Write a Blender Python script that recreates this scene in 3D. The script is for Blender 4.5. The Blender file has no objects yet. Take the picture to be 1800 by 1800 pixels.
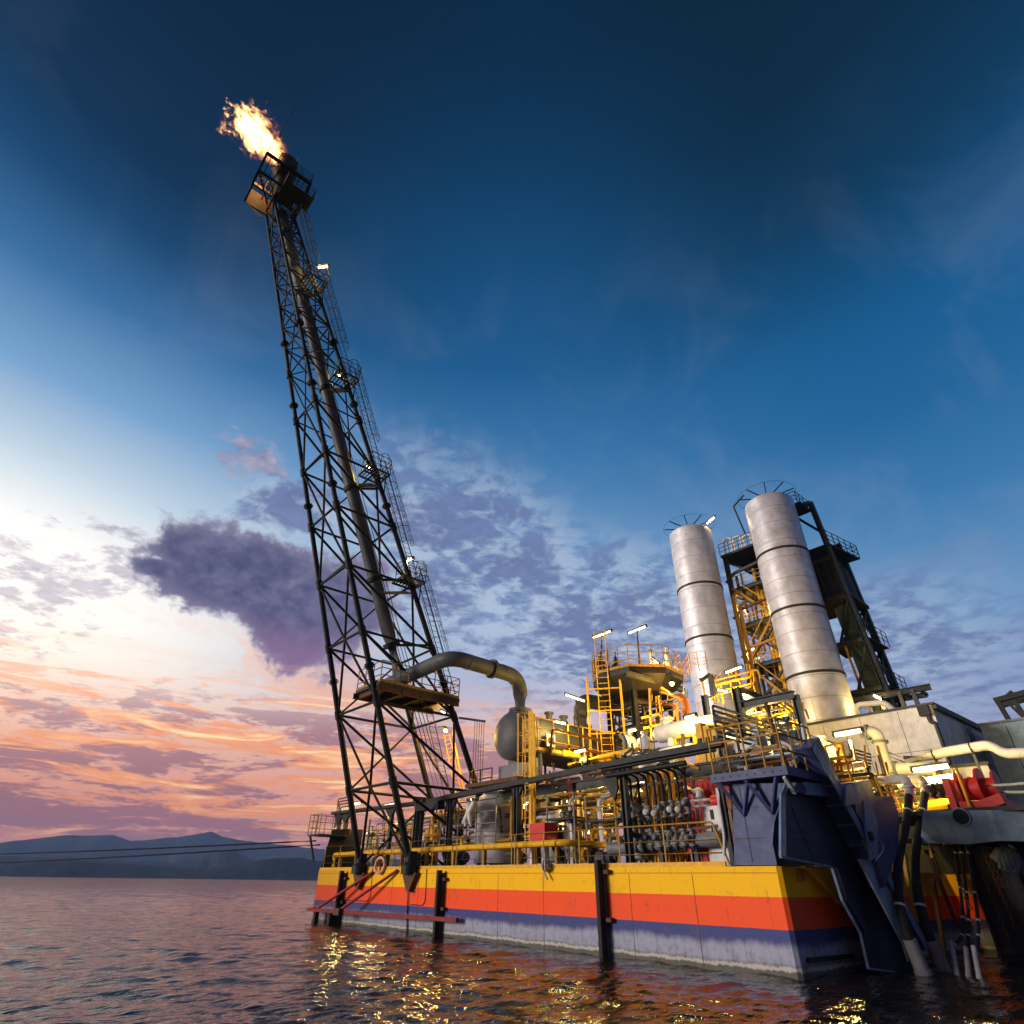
import bpy, math, random
import numpy as np
from mathutils import Vector, Matrix
R = math.radians
random.seed(7)
scene = bpy.context.scene
COL = scene.collection

# ------------------------------------------------------------------ camera
# World axes: X runs along the barge's long side (0 = near corner), Y goes inboard, Z up, water at 0.
F_PX, EYE = 1025.0, 2.0
PITCH, ROLL, YAW = R(32.36), R(0.75), R(40.4)
CX = Vector((math.sin(YAW), math.cos(YAW), 0))          # camera right, levelled
CY = Vector((-math.cos(YAW), math.sin(YAW), 0))         # camera heading, levelled
CAM = Vector((9.56, -18.12, EYE))
fwd = CY*math.cos(PITCH) + Vector((0, 0, math.sin(PITCH)))
up0 = -CY*math.sin(PITCH) + Vector((0, 0, math.cos(PITCH)))
right = CX*math.cos(ROLL) + up0*math.sin(ROLL)
up = up0*math.cos(ROLL) - CX*math.sin(ROLL)
cam_data = bpy.data.cameras.new("camera")
cam_data.sensor_width = 36.0
cam_data.lens = 36.0*F_PX/1800.0
cam_data.clip_start, cam_data.clip_end = 0.1, 60000
cam = bpy.data.objects.new("camera", cam_data)
M = Matrix((right, up, -fwd)).transposed().to_4x4()
M.translation = CAM
cam.matrix_world = M
COL.objects.link(cam)
scene.camera = cam

def ray(u, v):
    return (right*((u-900)/F_PX) + up*((900-v)/F_PX) + fwd)
def P(u, v, **k):
    """point of the real plane x=.., y=.. or z=.. seen at photograph pixel (u, v)"""
    d = ray(u, v)
    (a, val), = k.items()
    i = 'xyz'.index(a)
    return CAM + d*((val-CAM[i])/d[i])
def azel(u, v):
    d = ray(u, v)
    return math.atan2(d.dot(CX), d.dot(CY)), math.atan2(d.z, math.hypot(d.x, d.y))

# ------------------------------------------------------------------ view, world, sun
scene.view_settings.view_transform = 'Standard'
scene.view_settings.look = 'None'
scene.view_settings.exposure = 0.0
scene.view_settings.gamma = 1.0
scene.render.engine = 'CYCLES'
scene.cycles.max_bounces = 6
scene.cycles.diffuse_bounces = 3
scene.cycles.glossy_bounces = 3
scene.cycles.volume_bounces = 0
scene.cycles.sample_clamp_indirect = 4.0
scene.cycles.use_denoising = True
SUN_AZ, SUN_EL = R(-104), R(9)          # azimuth from the camera heading, to the left

world = bpy.data.worlds.new("World")
scene.world = world
world.use_nodes = True
WT = world.node_tree
WT.nodes.clear()

class S:
    """tiny arithmetic wrapper over shader math nodes"""
    def __init__(s, sock, nt): s.k, s.nt = sock, nt
    def _op(s, op, b=None, c=None):
        n = s.nt.nodes.new('ShaderNodeMath'); n.operation = op
        for i, x in enumerate((s, b, c)):
            if x is None: continue
            if isinstance(x, S): s.nt.links.new(x.k, n.inputs[i])
            else: n.inputs[i].default_value = x
        return S(n.outputs[0], s.nt)
    def __add__(s, o): return s._op('ADD', o)
    __radd__ = __add__
    def __mul__(s, o): return s._op('MULTIPLY', o)
    __rmul__ = __mul__
    def __sub__(s, o): return s._op('SUBTRACT', o)
    def __rsub__(s, o): return (s*-1.0) + o
    def __truediv__(s, o): return s._op('DIVIDE', o)
    def mx(s, o): return s._op('MAXIMUM', o)
    def mn(s, o): return s._op('MINIMUM', o)
    def sq(s): return s._op('MULTIPLY', s)
    def exp(s): return S._pow(math.e, s)
    @staticmethod
    def _pow(b, s):
        n = s.nt.nodes.new('ShaderNodeMath'); n.operation = 'POWER'
        n.inputs[0].default_value = b; s.nt.links.new(s.k, n.inputs[1]); return S(n.outputs[0], s.nt)
    def sstep(s, a, b):
        n = s.nt.nodes.new('ShaderNodeMapRange'); n.interpolation_type = 'SMOOTHSTEP'
        s.nt.links.new(s.k, n.inputs[0])
        lo, hi, t0, t1 = (a, b, 0, 1) if a < b else (b, a, 1, 0)
        n.inputs[1].default_value, n.inputs[2].default_value = lo, hi
        n.inputs[3].default_value, n.inputs[4].default_value = t0, t1
        return S(n.outputs[0], s.nt)
def lin(c):
    return tuple((x/255/12.92 if x/255 <= .04045 else ((x/255+.055)/1.055)**2.4) for x in c) + (1.0,)
def ramp(nt, fac, stops, interp='LINEAR'):
    n = nt.nodes.new('ShaderNodeValToRGB'); n.color_ramp.interpolation = interp
    e = n.color_ramp.elements
    while len(e) > 1: e.remove(e[-1])
    e[0].position, e[0].color = stops[0]
    for p, c in stops[1:]:
        x = e.new(p); x.color = c
    nt.links.new(fac.k if isinstance(fac, S) else fac, n.inputs[0])
    return n.outputs[0]
def mix(nt, fac, a, b, mode='MIX'):
    n = nt.nodes.new('ShaderNodeMix'); n.data_type = 'RGBA'; n.blend_type = mode
    for i, x in ((0, fac), (6, a), (7, b)):
        if isinstance(x, S): nt.links.new(x.k, n.inputs[i])
        elif isinstance(x, (float, int)): n.inputs[i].default_value = x
        elif isinstance(x, tuple): n.inputs[i].default_value = x
        else: nt.links.new(x, n.inputs[i])
    return n.outputs[2]
def combine(nt, x, y, z):
    n = nt.nodes.new('ShaderNodeCombineXYZ')
    for i, a in enumerate((x, y, z)):
        if isinstance(a, S): nt.links.new(a.k, n.inputs[i])
        else: n.inputs[i].default_value = a
    return n.outputs[0]
def noise(nt, vec, scale, detail=6, rough=.55, dist=0.0):
    n = nt.nodes.new('ShaderNodeTexNoise'); n.inputs['Scale'].default_value = scale
    n.inputs['Detail'].default_value = detail; n.inputs['Roughness'].default_value = rough
    n.inputs['Distortion'].default_value = dist
    if vec is not None: nt.links.new(vec, n.inputs['Vector'])
    return S(n.outputs['Fac'], nt)

tc = WT.nodes.new('ShaderNodeTexCoord')
sep = WT.nodes.new('ShaderNodeSeparateXYZ'); WT.links.new(tc.outputs['Generated'], sep.inputs[0])
dx, dy, dz = (S(sep.outputs[i], WT) for i in range(3))
cxs = dx*CX.x + dy*CX.y
cys = dx*CY.x + dy*CY.y
n = WT.nodes.new('ShaderNodeMath'); n.operation = 'ARCTAN2'
WT.links.new(cxs.k, n.inputs[0]); WT.links.new(cys.k, n.inputs[1])
az = S(n.outputs[0], WT)*(180/math.pi)
el = dz._op('ARCSINE')*(180/math.pi)
e90 = (el/90.0).mx(0.0)
def sky_ramp(stops):
    return ramp(WT, e90, [(max(0, a/90), lin(c)) for a, c in stops])
left = sky_ramp([(0, (176, 120, 136)), (4, (204, 140, 142)), (9, (250, 200, 184)), (14, (255, 246, 234)), (19, (255, 255, 253)), (23, (250, 252, 255)),
                 (27, (212, 230, 247)), (34, (122, 168, 217)), (41, (58, 112, 168)), (47, (22, 70, 116)), (52, (8, 48, 84)), (62, (2, 36, 66)), (90, (1, 24, 46))])
mid = sky_ramp([(0, (196, 152, 165)), (6, (214, 170, 180)), (12, (198, 188, 214)), (18, (168, 188, 224)), (25, (128, 168, 214)), (36, (62, 124, 182)), (46, (26, 92, 148)),
                (55, (14, 74, 124)), (63, (4, 56, 96)), (70, (0, 42, 74)), (90, (0, 26, 48))])
rgt = sky_ramp([(0, (172, 150, 180)), (5, (166, 156, 193)), (12, (142, 164, 207)), (20, (96, 148, 200)), (28, (54, 120, 178)), (35, (26, 100, 158)), (42, (14, 90, 147)),
                (47, (6, 73, 121)), (52, (2, 55, 92)), (60, (0, 40, 68)), (90, (0, 24, 44))])
base = mix(WT, az.sstep(0, -48), mid, left)
base = mix(WT, az.sstep(2, 44), base, rgt)
back = sky_ramp([(0, (78, 76, 98)), (20, (58, 76, 112)), (45, (22, 56, 96)), (90, (2, 26, 48))])
absaz = az._op('ABSOLUTE')
base = mix(WT, absaz.sstep(70, 150), base, back)

# clouds: a layer seen in perspective, gathered where the photograph has its banks
pz = dz.mx(0.0) + 0.10
pv = combine(WT, cxs/pz, cys/pz, 0.0)
n1 = noise(WT, pv, 2.9, 10, .62, .45)
n2 = noise(WT, pv, 9.5, 8, .64, .35)
wob = noise(WT, combine(WT, az*.09, el*.14, 3.1), 1.0, 6, .62)
wob2 = noise(WT, combine(WT, az*.09, el*.14, 9.7), 1.0, 6, .62)
azw, elw = az + (wob-.5)*9.0, el + (wob2-.5)*6.5
def blob(a0, e0, ra, re, tilt=0.0):
    da = (azw-a0)/ra
    de = (elw-e0-(azw-a0)*tilt)/re
    return (da.sq()+de.sq())._op('SQRT').sstep(1.25, .35)
def blob0(a0, e0, ra, re, tilt=0.0):
    da = (az-a0)/ra; de = (el-e0-(az-a0)*tilt)/re
    return 1.0-(da.sq()+de.sq())._op('SQRT')
big = blob0(-28.0, 23.0, 8.6, 4.3, -.06).mx(blob0(-31.5, 24.4, 4.8, 2.6)).mx(blob0(-25.0, 24.6, 6.0, 2.8)).mx(blob0(-22.0, 20.2, 6.5, 4.2, -.3)).mx(blob0(-18.5, 22.0, 6.5, 4.8)).mx(blob0(-33.6, 22.4, 3.0, 1.2))
mott = blob(-4, 27.5, 18, 11, -.30).mx(blob(11, 21.5, 20, 9, -.15)).mx(blob(30, 16, 16, 7)*.75).mx(blob(-24, 30.5, 7, 3.5))
wisps = (blob(-40, 20, 8, 6).mx(blob(-37, 23, 6, 3.5)).mx(blob(-30.5, 34, 4, 2.5)*.6))*.62
low = el.sstep(16.5, 10.0)*el.sstep(-1.0, 1.5)*az.sstep(28, -8)
rwisp = blob(42, 17, 22, 9)*.8
sh = noise(WT, combine(WT, az*.035, el*.20, 1.3), 2.3, 8, .62, .6)       # long level banks
n3 = noise(WT, pv, 22.0, 5, .6, .2)
qv = combine(WT, az*.105, el*.135, 4.4)
q1 = noise(WT, qv, 1.7, 9, .60, .5)
q2 = noise(WT, qv, 6.0, 7, .62, .3)
d_big = big*.66 + (q1-.5)*.95 + (q2-.5)*.50+.05
d_mott = (n1-.5)*1.0 + (n2-.5)*1.25 + (n3-.5)*.45 + mott*.36
d_w = (n1-.5)*1.5 + (n2-.5)*1.0 + (n3-.5)*.4 + wisps*.44
d_low = (sh-.5)*2.1 + (n1-.5)*.9 + (n2-.5)*.6 + (n3-.5)*.3 + low*.34
d_r = (n1-.5)*.9 + (n2-.5)*.35 + rwisp*.22
a_big = d_big.sstep(-.02, .20)*big.sstep(-.55, -.25)
a_mott = d_mott.sstep(.12, .50)*mott.sstep(0, .35)*.9
a_w = d_w.sstep(.16, .40)*wisps.sstep(0, .2)*.85
a_low = d_low.sstep(.20, .40)*low*.9
a_r = d_r.sstep(.06, .40)*rwisp.sstep(0, .5)*.38
shade = n2.sstep(.3, .75)
c_big = mix(WT, (q2*.6+q1*.5).sstep(.38, .72), lin((74, 80, 120)), lin((118, 116, 154)))
c_big = mix(WT, el.sstep(21.5, 16.0), c_big, lin((138, 110, 150)))
c_big = mix(WT, d_big.sstep(.34, .05)*.45, c_big, lin((176, 170, 200)))
c_mott = mix(WT, shade, lin((78, 98, 152)), lin((120, 134, 184)))
c_low = ramp(WT, e90, [(0, lin((156, 102, 112))), (4/90, lin((158, 104, 116))), (9/90, lin((172, 120, 132))), (14/90, lin((158, 124, 150)))])
c_r = lin((128, 140, 188))
veil = noise(WT, combine(WT, az*.05, el*.07, 8.1), 1.3, 7, .6, .6)
base = mix(WT, (veil.sstep(.46, .72)*el.sstep(62, 30)).mn(1.0)*.13, base, lin((170, 180, 205)))
sky = mix(WT, mott*.42*n2.sstep(.62, .40), base, lin((214, 220, 238)))
sky = mix(WT, a_r, sky, c_r)
sky = mix(WT, a_w, sky, mix(WT, shade, lin((120, 118, 158)), lin((190, 186, 210))))
sky = mix(WT, a_mott, sky, c_mott)
sky = mix(WT, a_big, sky, c_big)
# the warm undersides: streaks near the horizon, lit edges higher up
st = noise(WT, combine(WT, az*.05, el*.46, 5.2), 2.0, 8, .62, .8)
warm_zone = el.sstep(17.5, 11)*el.sstep(1.2, 3.2)*az.sstep(14, -14)
sky = mix(WT, (low*.62).mn(1.0), sky, ramp(WT, e90, [(0, lin((206, 126, 118))), (4/90, lin((252, 160, 120))), (10/90, lin((252, 192, 160))), (16/90, lin((255, 234, 220)))]))
sky = mix(WT, a_low, sky, c_low)
a_st = (st + (sh-.5)*-.30 + (n2-.5)*.26).sstep(.50, .61)*warm_zone
c_st = mix(WT, st.sstep(.56, .74), lin((255, 158, 104)), (1.35, .98, .52, 1))
sky = mix(WT, a_st*.9, sky, c_st)
a_ed = d_big.sstep(-.22, -.04)*d_big.sstep(.16, .02)*el.sstep(20.0, 17)*el.sstep(11, 14)*az.sstep(-8, -16)
sky = mix(WT, a_ed*.4, sky, lin((252, 176, 142)))
glow = (((az+46.0)/24.0).sq()+((el-17.0)/8.5).sq())._op('SQRT').sstep(1.5, .1)
sky = mix(WT, glow*.55*(1.0-a_big), sky, (.55, .47, .40, 1), 'ADD')
sky = mix(WT, 1.0, sky, (1.0, .98, .93, 1), 'MULTIPLY')
bg = WT.nodes.new('ShaderNodeBackground'); WT.links.new(sky, bg.inputs[0]); bg.inputs[1].default_value = 1.0
nish = WT.nodes.new('ShaderNodeTexSky'); nish.sky_type = 'NISHITA'; nish.sun_disc = False
nish.sun_elevation = SUN_EL
sun_dir = (CX*math.sin(SUN_AZ) + CY*math.cos(SUN_AZ))*math.cos(SUN_EL) + Vector((0, 0, math.sin(SUN_EL)))
nish.sun_rotation = math.atan2(sun_dir.x, sun_dir.y)
bgn = WT.nodes.new('ShaderNodeBackground'); WT.links.new(nish.outputs[0], bgn.inputs[0]); bgn.inputs[1].default_value = 0.0012
addn = WT.nodes.new('ShaderNodeAddShader'); WT.links.new(bg.outputs[0], addn.inputs[0]); WT.links.new(bgn.outputs[0], addn.inputs[1])
wo = WT.nodes.new('ShaderNodeOutputWorld'); WT.links.new(addn.outputs[0], wo.inputs[0])

sl = bpy.data.lights.new("sun", 'SUN'); sl.energy = 3.4; sl.angle = R(16); sl.color = (1.0, .88, .76)
sun = bpy.data.objects.new("sun", sl); COL.objects.link(sun)
sun.rotation_euler = sun_dir.to_track_quat('Z', 'Y').to_euler()
sun.location = (0, 0, 60)

# ------------------------------------------------------------------ materials
def mat(name, color, rough=.5, metal=0.0, var=.25, scale=3.0, bump=.15, rust=0.0, spec=.22, coat=0.0, streak=True):
    m = bpy.data.materials.new(name); m.use_nodes = True
    nt = m.node_tree; b = nt.nodes['Principled BSDF']
    t = nt.nodes.new('ShaderNodeTexCoord')
    geo = nt.nodes.new('ShaderNodeNewGeometry')
    pos = geo.outputs['Position']
    a = noise(nt, pos, scale, 8, .65)
    col = mix(nt, a.sstep(.25, .75), tuple(c*(1-var) for c in color[:3])+(1,), tuple(min(1, c*(1+var*.7)) for c in color[:3])+(1,))
    if streak:
        mp = nt.nodes.new('ShaderNodeMapping'); mp.inputs['Scale'].default_value = (1, 1, .12)
        nt.links.new(pos, mp.inputs[0])
        s = noise(nt, mp.outputs[0], scale*2.2, 6, .6)
        col = mix(nt, s.sstep(.52, .78)*(.5*var+.1), col, (color[0]*.35+.01, color[1]*.3+.008, color[2]*.28+.006, 1))
    if rust > 0:
        r = noise(nt, pos, scale*1.7, 9, .72)
        col = mix(nt, r.sstep(.66-rust*.25, .76-rust*.2)*.85, col, (.13, .045, .016, 1))
    nt.links.new(col, b.inputs['Base Color'])
    rr = noise(nt, pos, scale*1.3, 5, .6)
    nt.links.new((rr*.3+(rough-.15)).k, b.inputs['Roughness'])
    b.inputs['Metallic'].default_value = metal
    b.inputs['Specular IOR Level'].default_value = spec
    if coat: b.inputs['Coat Weight'].default_value = coat
    if bump:
        bn = nt.nodes.new('ShaderNodeBump'); bn.inputs['Strength'].default_value = bump; bn.inputs['Distance'].default_value = .03
        nt.links.new(noise(nt, pos, scale*2.5, 5, .6).k, bn.inputs['Height'])
        nt.links.new(bn.outputs[0], b.inputs['Normal'])
    return m
MT = dict(
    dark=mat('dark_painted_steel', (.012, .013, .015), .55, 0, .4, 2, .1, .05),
    lattice=mat('flare_lattice_steel', (.011, .012, .014), .6, 0, .4, 1.5, .1, .08),
    riser=mat('riser_steel', (.085, .085, .095), .5, 0, .3, 1.2, .1, .05),
    grey=mat('grey_painted_steel', (.17, .18, .19), .5, 0, .3, 2, .12, .12),
    mid=mat('slate_grey_steel', (.045, .05, .055), .55, 0, .3, 2, .12, .1),
    duct=mat('duct_grey_paint', (.085, .09, .10), .5, 0, .3, 1.5, .1, .1),
    light=mat('pale_grey_paint', (.48, .48, .50), .5, 0, .22, 2.2, .12, .12),
    white=mat('off_white_paint', (.62, .61, .60), .5, 0, .2, 2.0, .12, .12),
    clad=mat('galvanised_cladding', (.68, .67, .73), .45, .35, .26, 1.1, .15, .08),
    band=mat('dark_band_steel', (.04, .035, .035), .6, 0, .3, 4, .1, .3),
    yellow=mat('yellow_paint', (.72, .38, .008), .5, 0, .25, 4, .1, .14),
    tan=mat('weathered_ochre_paint', (.38, .21, .035), .6, 0, .3, 4, .12, .2),
    orange=mat('orange_paint', (.62, .20, .03), .45, 0, .25, 3, .1, .12),
    brown=mat('rusted_brown_steel', (.11, .05, .025), .7, 0, .35, 4, .2, .45),
    red=mat('red_paint', (.55, .025, .015), .45, 0, .25, 3, .12, .08),
    darkred=mat('dark_red_paint', (.22, .015, .015), .5, 0, .3, 3, .12, .12),
    blue=mat('navy_blue_paint', (.050, .066, .175), .5, 0, .35, 1.8, .3, .30),
    navy=mat('shaded_navy_paint', (.024, .028, .060), .5, 0, .5, 2, .3, .30),  # blue with shade put in for girder web and sponson; also weld lines
    seam=mat('cladding_seam', (.36, .35, .38), .55, .3, .2, 2, .1, .1),
    blue2=mat('worn_and_edge_lit_blue', (.14, .21, .34), .5, 0, .35, 2.5, .15, .12),  # worn paint, also the painted highlight strips on the girder edges
    bluegrey=mat('blue_grey_paint', (.24, .33, .40), .5, 0, .3, 2.5, .15, .15),
    green=mat('sea_green_paint', (.10, .17, .08), .4, 0, .25, 2, .1, .06),
    rubber=mat('black_rubber', (.018, .017, .018), .75, 0, .3, 8, .35, 0, .3),
    rope=mat('pale_rope', (.5, .47, .42), .9, 0, .3, 20, .3, 0, .2),
    blackrope=mat('dark_mooring_rope', (.012, .012, .016), .9, 0, .3, 8, .2, 0, .2),
    deck=mat('deck_plate', (.06, .055, .05), .7, 0, .35, 2, .2, .3),
    grate=mat('steel_grating', (.05, .045, .04), .7, 0, .35, 3, .15, .25),
    pink=mat('faded_orange_buoy', (.75, .36, .26), .6, 0, .15, 5, .1, 0),
    tarp=mat('pale_tarpaulin', (.62, .62, .64), .8, 0, .2, 5, .3, 0),
    concrete=mat('pale_concrete', (.24, .24, .26), .8, 0, .3, 2, .3, .1),
    scorched=mat('heat_scorched_steel', (.05, .032, .022), .6, 0, .4, 3, .2, .4),
)
def emit(name, color, strength):
    m = bpy.data.materials.new(name); m.use_nodes = True; nt = m.node_tree
    b = nt.nodes['Principled BSDF']; b.inputs['Base Color'].default_value = (.8, .8, .75, 1)
    b.inputs['Emission Color'].default_value = color+(1,); b.inputs['Emission Strength'].default_value = strength
    return m
MT['tube'] = emit('fluorescent_tube', (1.0, .80, .40), 4.2)
MT['sodium'] = emit('sodium_bulb', (1.0, .46, .05), 30)

# ------------------------------------------------------------------ mesh builder
class MB:
    def __init__(s): s.v, s.f, s.sm = [], [], []
    def add(s, vs, fs, smooth=False):
        o = len(s.v); s.v += [tuple(v) for v in vs]
        for f in fs: s.f.append([i+o for i in f]); s.sm.append(smooth)
        return s
    def box(s, x0, x1, y0, y1, z0, z1):
        x0, x1 = min(x0, x1), max(x0, x1); y0, y1 = min(y0, y1), max(y0, y1); z0, z1 = min(z0, z1), max(z0, z1)
        return s.add([(x0,y0,z0),(x1,y0,z0),(x1,y1,z0),(x0,y1,z0),(x0,y0,z1),(x1,y0,z1),(x1,y1,z1),(x0,y1,z1)],
              [(0,3,2,1),(4,5,6,7),(0,1,5,4),(1,2,6,5),(2,3,7,6),(3,0,4,7)])
    def cbox(s, c, sx, sy, sz): return s.box(c[0]-sx/2, c[0]+sx/2, c[1]-sy/2, c[1]+sy/2, c[2]-sz/2, c[2]+sz/2)
    @staticmethod
    def frame(d, upv=None):
        d = d.normalized()
        u = Vector(upv) if upv is not None else (Vector((0,0,1)) if abs(d.z) < .95 else Vector((0,1,0)))
        a = d.cross(u).normalized(); b = a.cross(d).normalized()
        return a, b
    def bar(s, p, q, w, h=None, upv=None):
        p, q = Vector(p), Vector(q); h = h or w
        if (q-p).length < 1e-6: return s
        a, b = s.frame(q-p, upv); a, b = a*w/2, b*h/2
        vs = [p-a-b, p+a-b, p+a+b, p-a+b, q-a-b, q+a-b, q+a+b, q-a+b]
        return s.add(vs, [(0,3,2,1),(4,5,6,7),(0,1,5,4),(1,2,6,5),(2,3,7,6),(3,0,4,7)])
    def ibeam(s, p, q, w, h, t=.025, upv=None):
        p, q = Vector(p), Vector(q); a, b = s.frame(q-p, upv)
        s.bar(p, q, t, h-2*t, upv)
        for k in (-1, 1):
            o = b*(h/2-t/2)*k; s.bar(p+o, q+o, w, t, upv)
        return s
    def tube(s, p, q, r, n=8, r2=None, cap=True):
        p, q = Vector(p), Vector(q); r2 = r if r2 is None else r2
        if (q-p).length < 1e-6: return s
        a, b = s.frame(q-p); vs = []
        for c, rr in ((p, r), (q, r2)):
            for i in range(n):
                t = 2*math.pi*i/n; vs.append(c+a*math.cos(t)*rr+b*math.sin(t)*rr)
        s.add(vs, [(i, (i+1) % n, n+(i+1) % n, n+i) for i in range(n)], True)
        if cap:
            s.add(vs[:n], [list(range(n))[::-1]]); s.add(vs[n:], [list(range(n))])
        return s
    def pipe(s, pts, r, n=10, bend=None, seg=5, cap=True):
        pts = [Vector(p) for p in pts]; bend = 1.5*r if bend is None else bend
        path = [pts[0]]
        for i in range(1, len(pts)-1):
            p0, p1, p2 = pts[i-1], pts[i], pts[i+1]
            d0, d1 = (p0-p1), (p2-p1); k = min(bend, d0.length*.45, d1.length*.45)
            a, c = p1+d0.normalized()*k, p1+d1.normalized()*k
            for j in range(seg+1):
                t = j/seg; path.append(a*(1-t)**2+p1*2*t*(1-t)+c*t*t)
        path.append(pts[-1])
        return s.sweep(path, r, n, cap)
    def sweep(s, path, r, n=10, cap=True):
        vs = []; a = None
        for i, p in enumerate(path):
            d = (path[min(i+1, len(path)-1)]-path[max(i-1, 0)]).normalized()
            if a is None: a, b = s.frame(d)
            else:
                a = (a-d*a.dot(d)).normalized(); b = d.cross(a)
            rr = r[i] if isinstance(r, (list, tuple)) else r
            for j in range(n):
                t = 2*math.pi*j/n; vs.append(p+a*math.cos(t)*rr+b*math.sin(t)*rr)
        m = len(path)
        s.add(vs, [(i*n+j, i*n+(j+1) % n, (i+1)*n+(j+1) % n, (i+1)*n+j) for i in range(m-1) for j in range(n)], True)
        if cap:
            s.add(vs[:n], [list(range(n))[::-1]]); s.add(vs[-n:], [list(range(n))])
        return s
    def lathe(s, c, axis, prof, n=24, smooth=True):
        c = Vector(c); d = Vector(axis).normalized(); a, b = s.frame(d)
        def circ(r, h):
            return [c+d*h+(a*math.cos(2*math.pi*i/n)+b*math.sin(2*math.pi*i/n))*max(r, 1e-4) for i in range(n)]
        runs, cur = [], [prof[0], prof[1]]
        for k in range(2, len(prof)):
            (x0, y0), (x1, y1), (x2, y2) = prof[k-2], prof[k-1], prof[k]
            t0, t1 = math.atan2(y1-y0, x1-x0), math.atan2(y2-y1, x2-x1)
            dt = abs((t1-t0+math.pi) % (2*math.pi)-math.pi)
            if smooth and dt < R(38): cur.append(prof[k])
            else: runs.append(cur); cur = [prof[k-1], prof[k]]
        runs.append(cur)
        for rn in runs:
            vs = []
            for r, h in rn: vs += circ(r, h)
            s.add(vs, [(k*n+i, k*n+(i+1) % n, (k+1)*n+(i+1) % n, (k+1)*n+i) for k in range(len(rn)-1) for i in range(n)], True)
        return s
    def ring(s, c, axis, R_, r, n=24, m=6, a0=0.0, a1=2*math.pi):
        c = Vector(c); a, b = s.frame(Vector(axis)); k = n if a1-a0 < 6.28 else n
        path = [c+(a*math.cos(a0+(a1-a0)*i/k)+b*math.sin(a0+(a1-a0)*i/k))*R_ for i in range(k+1)]
        return s.sweep(path, r, m)
    def prism(s, poly, ext):
        poly = [Vector(p) for p in poly]; ext = Vector(ext); n = len(poly)
        vs = poly+[p+ext for p in poly]
        return s.add(vs, [list(range(n))[::-1], list(range(n, 2*n))]+[(i, (i+1) % n, n+(i+1) % n, n+i) for i in range(n)])
    def build(s, name, material, parent=None, fix=True):
        org = Vector(parent['_o']) if parent is not None else Vector((0, 0, 0))
        me = bpy.data.meshes.new(name)
        me.from_pydata([tuple(Vector(v)-org) for v in s.v], [], s.f)
        me.polygons.foreach_set('use_smooth', s.sm)
        me.update()
        if fix:
            import bmesh
            bm = bmesh.new(); bm.from_mesh(me); bmesh.ops.recalc_face_normals(bm, faces=bm.faces); bm.to_mesh(me); bm.free()
        me.materials.append(MT[material] if isinstance(material, str) else material)
        o = bpy.data.objects.new(name, me); COL.objects.link(o)
        if parent is not None:
            o.parent = parent; o['_o'] = parent['_o']
        else: o['_o'] = (0.0, 0.0, 0.0)
        return o
LAMP = 5.6
def thing(name, label, cat, loc=(0, 0, 0), group=None):
    o = bpy.data.objects.new(name, None); COL.objects.link(o)
    o.empty_display_size = .2
    o.location = loc; o['_o'] = tuple(float(c) for c in loc)
    o['label'] = label; o['category'] = cat
    if group: o['group'] = group
    return o
def tag(o, label, cat, group=None):
    o['label'] = label; o['category'] = cat
    if group: o['group'] = group
    return o
def struct(o): o['kind'] = 'structure'; return o
def dup(root, loc, label, rz=0.0):
    """a copy of a thing with copies of its parts and sub-parts"""
    def cp(o, par):
        c = o.copy(); COL.objects.link(c)
        if par is not None: c.parent = par
        for ch in o.children: cp(ch, c)
        return c
    r = cp(root, None); r.location = loc; r.rotation_euler.z = rz; r['label'] = label
    r['_o'] = tuple(float(c) for c in loc)
    return r
def rails(parent, pts, h=1.1, mids=2, step=1.5, r=.024, m='yellow', pr=None, close=False, post_names='post', toe=False, sub=False):
    """handrail: one mesh per post, one for the rails"""
    pts = [Vector(p) for p in pts]; mb = MB(); upz = Vector((0, 0, 1))
    if close: pts = pts+[pts[0]]
    for k in range(mids+1):
        hh = h*(k+1)/(mids+1)
        for a, b in zip(pts, pts[1:]): mb.tube(a+upz*hh, b+upz*hh, r, 6)
    o = mb.build('rail', m, parent)
    if toe:
        tb = MB()
        for a, b in zip(pts, pts[1:]): tb.bar(a+upz*.08, b+upz*.08, .012, .15)
        tb.build('toe_board', m, parent)
    first = True
    for a, b in zip(pts, pts[1:]):
        n = max(1, round((b-a).length/step))
        for i in range(n+1):
            if (i == 0 and not first) or (close and i == n and b == pts[-1]): continue
            p = a+(b-a)*i/n
            MB().tube(p, p+upz*h, pr or r*1.1, 6).build(post_names, m, o if sub else parent, False)
        first = False
    return o
def ladder(parent, p, q, w=.45, side=(1, 0, 0), r=.022, step=.3, m='yellow', cage=None, name='ladder'):
    p, q = Vector(p), Vector(q); sd = Vector(side).normalized()*w/2; mb = MB()
    mb.bar(p-sd, q-sd, .05, .03); mb.bar(p+sd, q+sd, .05, .03)
    L = (q-p).length; n = int(L/step)
    for i in range(1, n+1):
        c = p+(q-p)*(i/(n+.5)); mb.tube(c-sd, c+sd, r*.7, 5)
    o = mb.build(name, m, parent)
    if cage is not None:
        out = Vector(cage).normalized(); d = (q-p).normalized(); cb = MB(); R_ = .38
        z0 = min(2.2, L*.3); k = max(2, int((L-z0)/.9))
        hoops = []
        for i in range(k+1):
            c = p+d*(z0+(L-z0)*i/k)
            path = [c+sd*(1 if j <= 6 else 1)*math.cos(math.pi*j/12)*(R_/(w/2))+out*(.05+.62*math.sin(math.pi*j/12)) for j in range(13)]
            hoops.append(path); cb.sweep(path, .018, 5)
        for j in (0, 3, 6, 9, 12):
            for a, b in zip(hoops, hoops[1:]): cb.bar(a[j], b[j], .035, .012)
        cb.build('ladder_cage', m, parent)
    return o
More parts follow.
